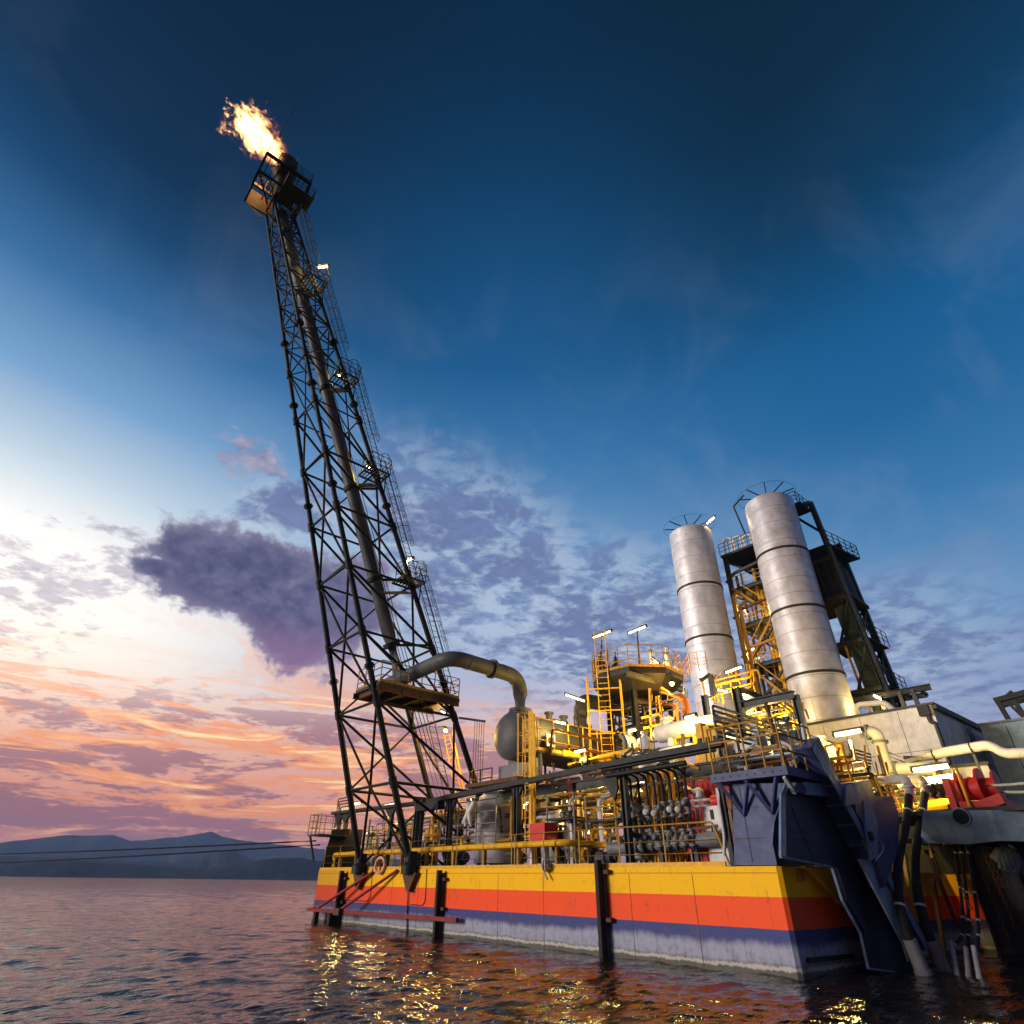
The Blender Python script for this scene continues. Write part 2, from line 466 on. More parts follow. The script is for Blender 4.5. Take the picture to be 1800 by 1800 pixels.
def lamp_light(parent, loc, power, color=(1, .69, .19), r=.12):
    l = bpy.data.lights.new('lamp_light', 'POINT'); l.energy = power; l.color = color; l.shadow_soft_size = r; l.specular_factor = .35
    o = bpy.data.objects.new('lamp_light', l); COL.objects.link(o); o.parent = parent
    o.location = Vector(loc)-Vector(parent['_o'])
def tube_lamp(p, q, label, power=60, pole=None, group='lit fluorescent fixtures', rad=.055, drop=.25, color=(1, .69, .19)):
    """linear fluorescent fixture: hood, glowing tube, end caps, optional pole from pole to fixture middle"""
    p, q = Vector(p), Vector(q); c = (p+q)/2; base = Vector(pole) if pole is not None else c
    t = thing('fluorescent_lamp', label, 'lamp', base, group); d = (q-p).normalized()
    MB().tube(p, q, rad, 8).build('lamp_tube', 'tube', t)
    h = MB().bar(p-d*.08+Vector((0, 0, rad+.035)), q+d*.08+Vector((0, 0, rad+.035)), rad*2.6, .06); h.build('lamp_housing', 'mid', t)
    MB().tube(p-d*.09, p, rad*1.15, 8).build('end_cap', 'dark', t); MB().tube(q, q+d*.09, rad*1.15, 8).build('end_cap', 'dark', t)
    if pole is not None:
        MB().tube(base, c+Vector((0, 0, rad)), .045, 8).build('lamp_pole', 'dark', t)
    if power: lamp_light(t, c-Vector((0, 0, drop)), power*LAMP, color)
    return t
def sodium_lamp(p, label, power=120, arm=None):
    p = Vector(p); t = thing('floodlight', label, 'lamp', p, 'glowing sodium floodlights')
    MB().lathe(p, (0, 0, -1), [(0, .13), (.09, .10), (.13, .0), (.09, -.06), (0, -.06)], 12).build('bulb', 'sodium', t)
    MB().lathe(p, (0, 0, 1), [(.17, .02), (.14, .10), (.06, .18), (0, .19)], 12).build('lamp_hood', 'dark', t)
    if arm is not None: MB().pipe([p+Vector((0, 0, .15)), Vector((p.x, p.y, Vector(arm).z)), arm], .03, 6).build('lamp_bracket', 'dark', t)
    lamp_light(t, p-Vector((0, 0, .25)), power*LAMP, (1, .50, .08))
    return t
# ------------------------------------------------------------------ sea
def sea():
    rng = np.random.default_rng(3)
    heading = math.atan2(CY.y, CY.x)
    rad = np.concatenate([np.geomspace(3.0, 260, 900), np.geomspace(270, 4100, 60)])
    fine = np.linspace(-R(52), R(52), 620)
    coarse = np.linspace(R(60), 2*math.pi-R(60), 40)
    th = np.concatenate([fine, coarse]); nt_, nr = len(th), len(rad)
    RR, TT = np.meshgrid(rad, th, indexing='ij')
    X = CAM.x+RR*np.cos(heading+TT); Y = CAM.y+RR*np.sin(heading+TT); Z = np.zeros_like(X)
    cell = RR*.0050
    wind = heading+math.pi+R(12)
    for i in range(80):
        lam = .20*(22**(i/79.0)); a = wind+rng.normal(0, .52)
        amp = .0027*lam**.30*(1+.9*math.exp(-(math.log(lam/1.5)/.7)**2))*rng.uniform(.6, 1.25)
        k = 2*math.pi/lam
        ph = (X*math.cos(a)+Y*math.sin(a))*k+rng.uniform(0, 6.28)
        ph = ph+.9*np.sin((X*math.cos(a+1.3)+Y*math.sin(a+1.3))*k*.23+rng.uniform(0, 6.28))
        w = np.clip((lam/cell-2.5)/2.5, 0, 1)*np.clip(1.4-RR/400, 0, 1)
        Z += w*amp*((np.sin(ph)+.22*np.cos(2*ph)) if i % 2 else 1.25*(1-2*np.abs(np.sin(ph/2))**.85))
    v = np.stack([X.ravel(), Y.ravel(), Z.ravel()], 1)
    i = np.arange(nr-1)[:, None]*nt_; j = np.arange(nt_)[None, :]; j2 = (j+1) % nt_
    f = np.stack([(i+j).ravel(), (i+nt_+j).ravel(), (i+nt_+j2).ravel(), (i+j2).ravel()], 1)
    c = len(v); v = np.vstack([v, [[CAM.x, CAM.y, 0]]])
    tri = np.stack([np.full(nt_, c), j.ravel(), j2.ravel()], 1)
    me = bpy.data.meshes.new('water')
    me.vertices.add(len(v)); me.vertices.foreach_set('co', v.ravel())
    loops = np.concatenate([f.ravel(), tri.ravel()]); me.loops.add(len(loops)); me.loops.foreach_set('vertex_index', loops.astype(np.int32))
    starts = np.concatenate([np.arange(len(f))*4, len(f)*4+np.arange(len(tri))*3])
    me.polygons.add(len(starts)); me.polygons.foreach_set('loop_start', starts.astype(np.int32))
    me.polygons.foreach_set('use_smooth', np.ones(len(starts), bool))
    me.update(); me.validate()
    o = bpy.data.objects.new('water', me); COL.objects.link(o); struct(o)
    m = bpy.data.materials.new('sea_water'); m.use_nodes = True; nt = m.node_tree; b = nt.nodes['Principled BSDF']
    b.inputs['Base Color'].default_value = (.016, .013, .011, 1); b.inputs['Roughness'].default_value = .05
    b.inputs['IOR'].default_value = 1.333
    geo = nt.nodes.new('ShaderNodeNewGeometry')
    mp = nt.nodes.new('ShaderNodeMapping'); mp.inputs['Rotation'].default_value = (0, 0, -wind)
    mp.inputs['Scale'].default_value = (1.5, .55, 1); nt.links.new(geo.outputs['Position'], mp.inputs[0])
    h1 = noise(nt, mp.outputs[0], 2.2, 4, .55, .6); h2 = noise(nt, mp.outputs[0], .45, 4, .55, .5); h3 = noise(nt, mp.outputs[0], 7.0, 3, .5, .4)
    bn = nt.nodes.new('ShaderNodeBump'); bn.inputs['Strength'].default_value = .75; bn.inputs['Distance'].default_value = .07
    nt.links.new((h1*1.0+h2*.9+h3*.22).k, bn.inputs['Height']); nt.links.new(bn.outputs[0], b.inputs['Normal'])
    me.materials.append(m)
sea()

# ------------------------------------------------------------------ hills across the water
def hill(name, dist, depth, ridge, seed, colr, label):
    rng = np.random.default_rng(seed)
    azs, els = zip(*sorted(ridge)); a = np.linspace(azs[0], azs[-1], 320)
    e = np.interp(a, azs, els)
    def fb(x, f0, amp):
        s = np.zeros_like(x)
        for o in range(6): s += amp*.55**o*np.sin(x*f0*1.93**o+rng.uniform(0, 6.28))*np.sin(x*f0*.71*1.93**o+rng.uniform(0, 6.28))
        return s
    crest = np.maximum(np.tan(e)*dist+EYE+fb(a, 70, dist*.0007), 2)
    rows = [(-.55, 0.0), (-.40, .22), (-.25, .50), (-.12, .78), (0, 1.0), (.3, .8), (.7, .35), (1.0, -.02)]
    mb = MB(); vs = []
    for k, (dd, hf) in enumerate(rows):
        rr = dist+depth*dd*(1+.25*fb(a, 18+k*3, .6)) if k else np.full_like(a, dist-depth*.55)+fb(a, 25, dist*.01)
        hh = crest*np.clip(hf+(fb(a, 46+9*k, .10) if 0 < k < 4 else 0), 0, 1.0) if k else np.full_like(a, -1.5)
        if k == len(rows)-1: hh = np.full_like(a, -1.5)
        for aa, r_, h_ in zip(a, rr, hh):
            d = CX*math.sin(aa)+CY*math.cos(aa); vs.append((CAM.x+d.x*r_, CAM.y+d.y*r_, h_))
    n = len(a)
    mb.add(vs, [(k*n+i, k*n+i+1, (k+1)*n+i+1, (k+1)*n+i) for k in range(len(rows)-1) for i in range(n-1)], True)
    m = bpy.data.materials.new(name); m.use_nodes = True; nt = m.node_tree; b = nt.nodes['Principled BSDF']
    geo = nt.nodes.new('ShaderNodeNewGeometry')
    nn = noise(nt, geo.outputs['Position'], .035, 9, .65)
    nt.links.new(mix(nt, nn.sstep(.35, .65), tuple(c*.6 for c in colr)+(1,), tuple(c*1.4 for c in colr)+(1,)), b.inputs['Base Color'])
    b.inputs['Roughness'].default_value = .95; b.inputs['Specular IOR Level'].default_value = .1
    o = mb.build(name, m); struct(o); o['label'] = label
E_ = lambda pts, ext: [azel(u, v) for u, v in pts]+[(R(a), R(e)) for a, e in ext]
hill('far_hills', 3300, 600, E_([(0, 1482), (50, 1476), (100, 1470), (150, 1469), (195, 1467), (228, 1477), (260, 1476), (300, 1472), (345, 1466), (372, 1462), (395, 1471), (430, 1478), (500, 1486), (555, 1492)], [(-62, .9), (-50, 1.4), (-41, 1.7), (-6, 1.2), (6, .6), (12, .2)]), 2, (.035, .045, .045), 'highest ridge across the water')
hill('middle_hills', 2100, 380, E_([(0, 1506), (120, 1507), (200, 1511), (300, 1514), (345, 1507), (390, 1494), (415, 1496), (440, 1511), (500, 1516), (555, 1516)], [(-62, .8), (-48, 1.1), (-40, 1.2), (-6, .9), (8, .3)]), 5, (.028, .04, .035), 'rounded hill in front of the far ridge')
hill('near_hills', 1400, 220, E_([(0, 1525), (60, 1516), (120, 1512), (180, 1516), (250, 1521), (330, 1526), (390, 1524), (440, 1514), (480, 1508), (530, 1508), (560, 1513)], [(-62, .4), (-48, .7), (-40, .5), (-8, 1.0), (4, .4), (10, .1)]), 9, (.02, .032, .026), 'low dark wooded shore across the water')

# ------------------------------------------------------------------ air between here and the hills
def haze():
    o = MB().box(-4200, 4200, -4200, 4200, -4, 192).build('haze', 'white')
    o['kind'] = 'stuff'
    m = bpy.data.materials.new('haze_air'); m.use_nodes = True; nt = m.node_tree; nt.nodes.clear()
    out = nt.nodes.new('ShaderNodeOutputMaterial'); v = nt.nodes.new('ShaderNodeVolumePrincipled')
    v.inputs['Color'].default_value = (.38, .56, 1.0, 1); v.inputs['Density'].default_value = .00016
    v.inputs['Anisotropy'].default_value = .0
    nt.links.new(v.outputs[0], out.inputs['Volume']); o.data.materials.clear(); o.data.materials.append(m)
HAZE = True
if HAZE: haze()
# ------------------------------------------------------------------ the barge
DZ = 2.45                     # deck level
XL = -29.3                    # far end
def hull_material():
    m = bpy.data.materials.new('striped_hull_paint'); m.use_nodes = True; nt = m.node_tree; b = nt.nodes['Principled BSDF']
    geo = nt.nodes.new('ShaderNodeNewGeometry'); sp = nt.nodes.new('ShaderNodeSeparateXYZ'); pos = geo.outputs['Position']
    nt.links.new(pos, sp.inputs[0]); z = S(sp.outputs[2], nt); x = S(sp.outputs[0], nt)
    big = noise(nt, pos, .9, 8, .65); fin = noise(nt, pos, 9, 6, .6)
    mp = nt.nodes.new('ShaderNodeMapping'); mp.inputs['Scale'].default_value = (1, 1, .09); nt.links.new(pos, mp.inputs[0])
    run = noise(nt, mp.outputs[0], 5.0, 7, .65)
    zz = z+(fin-.5)*.035+(big-.5)*.02
    Y_, R_, B_, W_ = (.90, .48, .001, 1), (.86, .085, .018, 1), (.048, .060, .20, 1), (.34, .36, .46, 1)
    c = mix(nt, zz.sstep(1.705, 1.725), R_, Y_)
    c = mix(nt, zz.sstep(.965, .99), B_, c)
    fade = (z+(big-.5)*.4+(run-.5)*.22).sstep(.74, .50)
    c = mix(nt, fade*.85, c, W_)
    c = mix(nt, (run-.5+(z*-.25)+.28).sstep(.18, .42)*z.sstep(1.2, .6)*.55, c, (.10, .10, .12, 1))
    foul = (z+(big-.5)*.25).sstep(.26, .10)
    c = mix(nt, (noise(nt, pos, 4.2, 10, .75)-.5+(1.0-z)*.12).sstep(.06, .24)*z.sstep(1.25, .9)*.6, c, (.13, .14, .17, 1))
    c = mix(nt, foul*.85, c, (.075, .07, .045, 1))
    salt = (z+(fin-.5)*.16+(big-.5)*.2)
    c = mix(nt, salt.sstep(.05, .10)*salt.sstep(.19, .13)*.7, c, (.55, .53, .48, 1))
    c = mix(nt, (big-.5).sstep(.02, .25)*.20, c, (.20, .12, .06, 1))
    # weathered far end, darkened for both dirt and shade, and rust runs
    c = mix(nt, (run+(big-.5)*.6).sstep(.60, .78)*.55, c, (.16, .07, .025, 1))
    c = mix(nt, (x+(big-.5)*7).sstep(-20, -29)*.40, c, (.12, .035, .03, 1))
    c = mix(nt, (noise(nt, pos, 2.6, 10, .76)-.5).sstep(.06, .18)*.5, c, (.10, .055, .03, 1))
    c = mix(nt, (noise(nt, mp.outputs[0], 11, 8, .7)-.5).sstep(.08, .22)*.45, c, (.07, .035, .02, 1))
    nt.links.new(c, b.inputs['Base Color'])
    nt.links.new((fin*.25+.42).k, b.inputs['Roughness']); b.inputs['Specular IOR Level'].default_value = .12
    w = nt.nodes.new('ShaderNodeTexWave'); w.wave_type = 'BANDS'; w.bands_direction = 'X'; w.inputs['Scale'].default_value = .21
    nt.links.new(pos, w.inputs['Vector'])
    hgt = S(w.outputs['Fac'], nt)*.25+big*.55+fin*.06
    bn = nt.nodes.new('ShaderNodeBump'); bn.inputs['Strength'].default_value = .35; bn.inputs['Distance'].default_value = .06
    nt.links.new(hgt.k, bn.inputs['Height']); nt.links.new(bn.outputs[0], b.inputs['Normal'])
    return m
MT['hull'] = hull_material()
barge = thing('barge', 'long process barge with yellow, red and blue striped hull, moored on the water', 'barge', (0, 0, 0))
hb = MB()
ch = .10                                                      # chamfered corners
outl = [(XL+ch, 0), (-ch, 0), (0, ch), (0, 13.2), (5.8, 13.2), (5.8, 40), (XL, 40), (XL, ch)]
hb.prism([(x, y, -1.5) for x, y in outl], (0, 0, DZ+1.5)); hb.build('hull', 'hull', barge)
dk = MB().prism([(x+(.05 if x < -20 else -.05), y+(.05 if y < 1 else -.05), DZ+.004) for x, y in outl], (0, 0, .02)); dk.build('deck', 'deck', barge)
MB().box(XL+.1, -1.7, .02, .10, DZ, DZ+.13).build('coaming', 'yellow', barge)
sm = MB()
for z_ in (DZ-.17,): sm.box(XL+.15, -.12, -.012, 0, z_, z_+.012)
sm.build('weld_seam', 'brown', barge)
for x in (-2.9, -5.4, -9.6, -12.3, -18.2, -20.6, -26.2): MB().box(x-.008, x+.008, -.006, 0, -.4, DZ-.18).build('weld_seam', 'brown', barge)
for y in (3.2, 6.4, 9.6): MB().box(0, .006, y-.008, y+.008, -.4, DZ-.1).build('weld_seam', 'brown', barge)
# far-end bulwark plate
MB().prism([(XL-.02, .1, DZ), (XL-.02, 2.6, DZ), (XL-.02, 2.6, DZ+2.3), (XL-.02, .5, DZ+2.2)], (.06, 0, 0)).build('bulwark', 'dark', barge)

# deck edge handrail and the fat yellow pipe inside it
t = thing('deck_handrail', 'long ochre handrail along the edge of the striped barge deck', 'railing', (-15, .06, DZ))
hr = MB(); y = .06
for z_, r_ in ((1.2, .034), (.72, .022), (.36, .022)):
    hr.pipe([(XL+.5, y, DZ+z_), (-1.95, y, DZ+z_), (-1.58, y, DZ+.05)] if z_ > 1 else [(XL+.5, y, DZ+z_), (-1.75, y, DZ+z_)], r_, 8, .15)
hr.build('rail', 'tan', t)
k = 0; x = XL+.5
while x < -2.2:
    MB().bar((x, y-.02, DZ-.28), (x, y-.02, DZ+1.2), .05, .02).build('post', 'tan', t); x += 1.92
    if k in (4, 9): MB().bar((x-1.72, y-.02, DZ-.28), (x-1.72, y-.02, DZ+1.2), .05, .02).build('post', 'tan', t)
    k += 1
t = thing('deck_pipe', 'fat yellow pipe lying along the deck edge behind the handrail', 'pipe', (-18, .6, DZ))
MB().pipe([(XL+.35, .75, DZ+.2), (XL+.35, .75, DZ+.8), (XL+.7, .6, DZ+.8), (-9.2, .6, DZ+.86), (-8.9, .9, DZ+.86), (-8.9, 3, DZ+.86)], .125, 14, .3).build('pipe_run', 'yellow', t)
for i in range(9):
    x = XL+1.5+i*2.3; s = MB(); s.box(x-.05, x+.05, .52, .68, DZ, DZ+.72); s.ring((x, .6, DZ+.84), (1, 0, 0), .135, .02, 14, 5); s.build('pipe_support', 'tan', t)

# hull fittings --------------------------------------------------------
def fender(u0, u1, top, bot, label):
    x0, x1 = P(u0, 1560, y=-.25).x, P(u1, 1560, y=-.25).x; x = (x0+x1)/2
    t = thing('fender_post', label, 'fender', (x, -.22, top), 'black fender posts on the hull side')
    MB().box(x-.075, x+.075, -.38, -.16, bot, top).build('rubbing_strip', 'rubber', t)
    MB().box(x+.03, x+.13, -.16, -.002, bot+.1, top-.1).build('backing_channel', 'mid', t)
    for z_ in (top-.35, .95):
        MB().box(x+.14, x+.36, -.20, -.003, z_-.06, z_+.06).build('bracket', 'brown', t)
    return t
fender(593, 603, DZ-.05, -.4, 'black fender post behind the red landing frame struts, leftmost on the hull')
fender(766, 777, DZ-.05, -.5, 'black fender post just right of the red landing frame')
fender(1050, 1058, DZ+.22, -.5, 'tall black fender post mid hull, rising above the deck edge, rightmost one')
def lifering(u, v, label, m, tilt, sz=.30):
    c = P(u, v, y=-.14); t = thing('lifebuoy', label, 'lifebuoy', c)
    MB().ring(c, (.25, -1, tilt), sz, .075, 28, 10).build('ring', m, t)
    g = MB()
    for a in range(4):
        an = a*math.pi/2+.4; g.ring(c+Vector((math.cos(an)*sz, 0, math.sin(an)*sz)), (-math.sin(an), 0, math.cos(an)), .085, .012, 10, 5)
    g.build('grab_line_lashing', 'white', t)
    return c
c = lifering(668, 1521, 'pale orange lifebuoy hanging on the rail above the red landing frame', 'pink', .05, .34)
c = P(960, 1523, y=-.14)
t = thing('mooring_shackle', 'bundled white rope and shackle hanging over the yellow stripe mid hull', 'rope', c)
rb = MB()
for i in range(9):
    rb.ring(c+Vector((random.uniform(-.06, .06), random.uniform(-.05, .05), random.uniform(-.04, .1))), (random.uniform(-1, 1), random.uniform(-1, 1), random.uniform(-.4, .4)), random.uniform(.11, .17), .035, 14, 6)
rb.build('rope_coil', 'rope', t)
sh = MB(); sh.sweep([c+Vector((-.09+.0*i, -.06, -.08)) + Vector((.11*(1-math.cos(math.pi*2*i/20)), 0, -.33*math.sin(math.pi*i/20))) for i in range(21)], .038, 8); sh.build('hanging_loop', 'white', t)

# red landing frame at the far end of the hull
t = thing('boat_landing', 'dark red boat landing frame with two sloping struts at far end of hull', 'landing', (-22, -.8, .5))
f0 = MB(); f0.bar((-27.9, -.85, .55), (-14.6, -.28, .60), .18, .16); f0.bar((-27.9, -.85, .55), (-28.6, -.05, .55), .18, .16); f0.build('waterline_beam', 'darkred', t)
MB().box(-24.6, -24.0, -1.0, -.72, .42, .72).build('fender_block', 'brown', t)
for (u, v, q) in ((655, 1533, (-27.0, -.82, .6)), (698, 1530, (-24.3, -.85, .6))):
    MB().tube(P(u, v, y=-.1), q, .07, 10).build('strut', 'darkred', t)
for x in (-27.6, -25.8):
    MB().box(x-.12, x+.12, -.62, -.38, -.4, .5).build('leg', 'dark', t)
# thin hull chain, rungs and triangular foot plates for the flare legs are built with the flare tower
t = thing('hull_ladder_pipe', 'thin dark pipe running down the hull below the right flare leg', 'pipe', P(718, 1560, y=-.08))
hp = MB(); hp.pipe([P(718, 1548, y=-.06), P(716, 1600, y=-.06), P(715, 1660, y=-.06)], .035, 6); hp.build('pipe_run', 'dark', t)
for v in (1568, 1590):
    q = P(722, v, y=-.04); MB().box(q.x-.05, q.x+.35, -.06, -.002, q.z-.015, q.z+.015).build('clip', 'dark', t)
t = thing('hose_loop', 'thin dark hose drooping on the red stripe between the flare legs', 'hose', P(650, 1560, y=-.03))
MB().pipe([P(655, 1525, y=-.03), P(651, 1575, y=-.03), P(646, 1584, y=-.03), P(600, 1582, y=-.03)], .018, 6, .3).build('hose', 'dark', t)
t = thing('hose_loop', 'thin dark hose drooping on the red stripe right of the flare leg', 'hose', P(748, 1560, y=-.03))
MB().pipe([P(750, 1527, y=-.03), P(747, 1585, y=-.03), P(742, 1592, y=-.03), P(726, 1590, y=-.03)], .018, 6, .3).build('hose', 'dark', t)

# mooring lines out to the left
for a, b_, lab in (((555, 1478), (-40, 1498), 'upper of two dark mooring lines running left from the barge'), ((562, 1485), (-40, 1514), 'lower of two dark mooring lines running left from the barge')):
    p, q = P(a[0], a[1], x=XL), P(b_[0], b_[1], x=XL-46)
    t = thing('mooring_line', lab, 'rope', p, 'mooring lines running left')
    e_ = q+(q-p)*.6
    path = [p+(e_-p)*(i/30)-Vector((0, 0, .22*math.sin(math.pi*i/30))) for i in range(31)]
    MB().sweep(path, .05, 6).build('line', 'blackrope', t)
# far-end lookout basket
c = P(558, 1470, x=XL-.6)
t = thing('lookout_basket', 'small railed platform bracketed off the far end of the barge', 'platform', (XL-.5, .3, 4.2))
x0, x1, y0, y1, zf = XL-1.3, XL+.3, -.5, 1.6, 4.35
MB().box(x0, x1, y0, y1, zf-.08, zf).build('floor', 'grate', t)
rails(t, [(x1, y0, zf), (x0, y0, zf), (x0, y1, zf), (x1, y1, zf)], 1.1, 2, .55, .022, 'tan', None, False, 'post')
for yy in (y0+.1, y1-.1): MB().bar((x0+.2, yy, zf-.08), (XL, yy, 2.9), .1).build('bracket', 'dark', t)
t = thing('vent_pipes', 'four nested gooseneck vent pipes at far end of the deck', 'pipe', (XL+1.2, .6, 5.2))
for i in range(4):
    MB().pipe([(XL+.2+.16*i, .5, 4.7+.05*i), (XL+.2+.16*i, .5, 6.35-.17*i), (XL+1.7, .5, 6.35-.17*i)], .035, 8, .15).build('vent_pipe', 'dark', t)
# ------------------------------------------------------------------ flare tower: a lattice boom leaning out over the water
FA0, FB0, FC0, FD0 = Vector((-23.79, -.2, 2.6)), Vector((-18.77, -.2, 2.6)), Vector((-18.77, 5.66, 2.6)), Vector((-23.79, 5.66, 2.6))
FA1, FB1, FC1, FD1 = Vector((-21.68, -14.67, 40)), Vector((-19.84, -14.67, 40)), Vector((-19.84, -12.92, 40)), Vector((-21.68, -12.92, 40))
LG = [(FA0, FA1), (FB0, FB1), (FC0, FC1), (FD0, FD1)]
def leg(k, t_): a, b = LG[k]; return a+(b-a)*t_
def ctr(t_): return sum((leg(k, t_) for k in range(4)), Vector())/4
TOP = 1.14
LV = [0, .096, .198, .294, .391, .485, .578, .671, .759, .809, .851, .896, .940, .979, 1.021, 1.066, 1.105]
tw = thing('flare_tower', 'tall black lattice flare boom leaning out over the water with a flame on top', 'tower', (-21.3, -.2, DZ))
for k in range(4):
    lb = MB(); lb.tube(leg(k, 0), leg(k, .58), .17, 12, .14); lb.tube(leg(k, .58), leg(k, TOP), .14, 12, .10)
    L_ = lb.build('leg', 'lattice', tw)
    for t_ in (.245, .52, .70, .82):
        c = leg(k, t_); d = (leg(k, t_+.01)-c)
        fl = MB(); fl.lathe(c, d, [(0, -.12), (.25, -.12), (.25, -.07), (.18, -.07), (.18, -.02), (.30, -.02), (.30, .04), (.18, .04), (.18, .09), (.25, .09), (.25, .14), (0, .14)], 12, False)
        fl.build('flange', 'lattice', L_)
    for t_ in LV[1:9]:
        MB().lathe(leg(k, t_), leg(k, t_+.01)-leg(k, t_), [(0, -.24), (.21, -.24), (.21, .24), (0, .24)], 10, False).build('node_can', 'lattice', L_)
for i, t_ in enumerate(LV):
    rr = .075 if t_ < .6 else .052
    if i > 0:
        for a, b in ((0, 1), (1, 2), (2, 3), (3, 0)):
            MB().tube(leg(a, t_), leg(b, t_), rr, 8).build('horizontal_brace', 'lattice', tw)
    if i+1 < len(LV):
        t2 = LV[i+1]
        for f_, (a, b) in enumerate(((0, 1), (1, 2), (2, 3), (3, 0))):
            if f_ in (0, 2):                                   # narrow faces: diamonds on the horizontals
                apex_t, foot_t = (t2, t_) if i % 2 == 0 else (t_, t2)
                apex = (leg(a, apex_t)+leg(b, apex_t))/2
                for q in (a, b): MB().tube(apex, leg(q, foot_t), rr*.95, 8).build('diagonal_brace', 'lattice', tw)
            else:                                              # side faces: one long diagonal per bay
                p, q = (leg(a, t2), leg(b, t_)) if f_ == 1 else (leg(a, t_), leg(b, t2))
                MB().tube(p, q, rr*1.05, 8).build('diagonal_brace', 'lattice', tw)
                if f_ == 3 or t_ > .7:
                    p, q = (leg(a, t_), leg(b, t2)) if f_ == 1 else (leg(a, t2), leg(b, t_))
                    MB().tube(p, q, rr*.8, 6).build('diagonal_brace', 'lattice', tw)
# foot plates on the hull
for k in (0, 1):
    c = leg(k, 0)
    MB().lathe(c+Vector((0, 0, -.15)), (0, 0, 1), [(0, -.2), (.44, -.2), (.44, .15), (.30, .30), (.30, .75), (0, .75)], 16).build('foot_socket', 'dark', tw)
    MB().prism([(c.x-.62, -.26, DZ-.15), (c.x+.62, -.26, DZ-.15), (c.x+.10, -.26, 1.55), (c.x-.10, -.26, 1.55)], (0, .25, 0)).build('gusset_plate', 'brown', tw)
for k in (2, 3): MB().tube(Vector((leg(k, 0).x, leg(k, 0).y, DZ)), leg(k, .01), .3, 12).build('foot_socket', 'dark', tw)
# riser pipe inside the lattice
def ris(t_): return ctr(t_)+Vector((.62, .68, 0))*max(0.0, 1-t_*.75)
rp = MB(); rp.sweep([ris(.255+i*(1.10-.255)/14) for i in range(15)], .40, 18); R_ = rp.build('riser_pipe', 'riser', tw)
for t_ in (.30, .40, .55, .73, .92, 1.05):
    c = ris(t_); d = ris(t_+.01)-c
    MB().lathe(c, d, [(.40, -.12), (.50, -.12), (.50, .12), (.40, .12)], 18, False).build('pipe_collar', 'lattice', R_)
    MB().bar(c, leg(2, t_), .12).build('pipe_guide', 'lattice', R_)
for i in range(5):
    o_ = Vector((.55+.10*i, .25+.12*i, 0))
    MB().sweep([ctr(.06+j*.1)+o_*(1.5-j*.11) for j in range(10)], .022, 5).build('conduit', 'lattice', tw)
lr = MB()                                                     # step bolts up the front leg
for i in range(46):
    c = leg(1, .03+i*.016); lr.tube(c, c+Vector((.36, .05, .0)), .015, 4)
lr.build('step_bolts', 'lattice', tw)
# landings with railings, ladders in hoop cages on the inboard side (+X face)
def landing(t_, big=False):
    B_, C_ = leg(1, t_), leg(2, t_); z_ = B_.z
    x0, x1 = B_.x-.2, B_.x+1.05
    y1 = C_.y+.25; y0 = y1-1.45
    if big: x0, y0 = leg(0, t_).x+.3, B_.y-.2
    xa = C_.x-.35; pf = MB()
    for k in range(8): pf.bar((xa, y0+(y1-y0)*k/7, z_-.03), (x1, y0+(y1-y0)*k/7, z_-.03), .05 if 0 < k < 7 else .09, .06 if 0 < k < 7 else .14)
    for k in range(3): pf.bar((xa+(x1-xa)*k/2, y0, z_-.04), (xa+(x1-xa)*k/2, y1, z_-.04), .06, .12)
    o = pf.build('landing', 'grate', tw)
    for q in ((C_.x+.9, y0+.1), (C_.x+.9, y1-.2)): MB().bar((q[0], q[1], z_-.1), leg(2, t_-.03), .07).build('landing_strut', 'lattice', o)
    rails(o, [(C_.x, y0, z_), (x1, y0, z_), (x1, y1, z_), (C_.x-.4, y1, z_)], 1.1, 2, .8, .022, 'lattice', None, False, 'post', False, True)
    return Vector((x1, (y0+y1)/2, z_)), o
lands = [.39, .565, .735, .925]
prev = leg(2, .235)+Vector((1.1, -.5, 0))
big = .222
z_ = leg(1, big).z
bp = MB().box(leg(1, big).x-2.1, leg(1, big).x+.55, leg(1, big).y+.1, leg(2, big).y+.4, z_-.16, z_); bo = bp.build('landing', 'grate', tw)
for i in range(4):
    yy = leg(1, big).y+.3+i*1.25; MB().ibeam((leg(1, big).x-2.1, yy, z_-.32), (leg(1, big).x+.55, yy, z_-.32), .14, .26).build('landing_beam', 'brown', bo)
for xx in (leg(1, big).x-2.1, leg(1, big).x+.5): MB().ibeam((xx, leg(1, big).y, z_-.3), (xx, leg(2, big).y+.4, z_-.3), .14, .3).build('landing_beam', 'brown', bo)
rails(bo, [(leg(1, big).x-2.1, leg(1, big).y+.15, z_), (leg(1, big).x+.5, leg(1, big).y+.15, z_), (leg(1, big).x+.5, leg(2, big).y+.35, z_), (leg(1, big).x-2.1, leg(2, big).y+.35, z_)], 1.15, 2, .9, .026, 'tan', None, False, 'post', True, True)
pts = []
for t_ in lands:
    c, o = landing(t_); pts.append((t_, c))
prevt = big
for t_, c in pts+[(1.06, None)]:
    a = leg(2, prevt)+Vector((.85, -.35, .1)); b = leg(2, t_)+Vector((.85, -.35, 1.0))
    ladder(tw, a, b, .42, (0, 1, 0), .02, .33, 'lattice', (1, 0, 0))
    prevt = t_
a = Vector((leg(2, .02).x-.9, leg(2, .02).y-1.6, DZ+.2)); ladder(tw, a, leg(2, .215)+Vector((-.6, -1.2, 0)), .45, (0, 1, 0), .02, .3, 'tan')
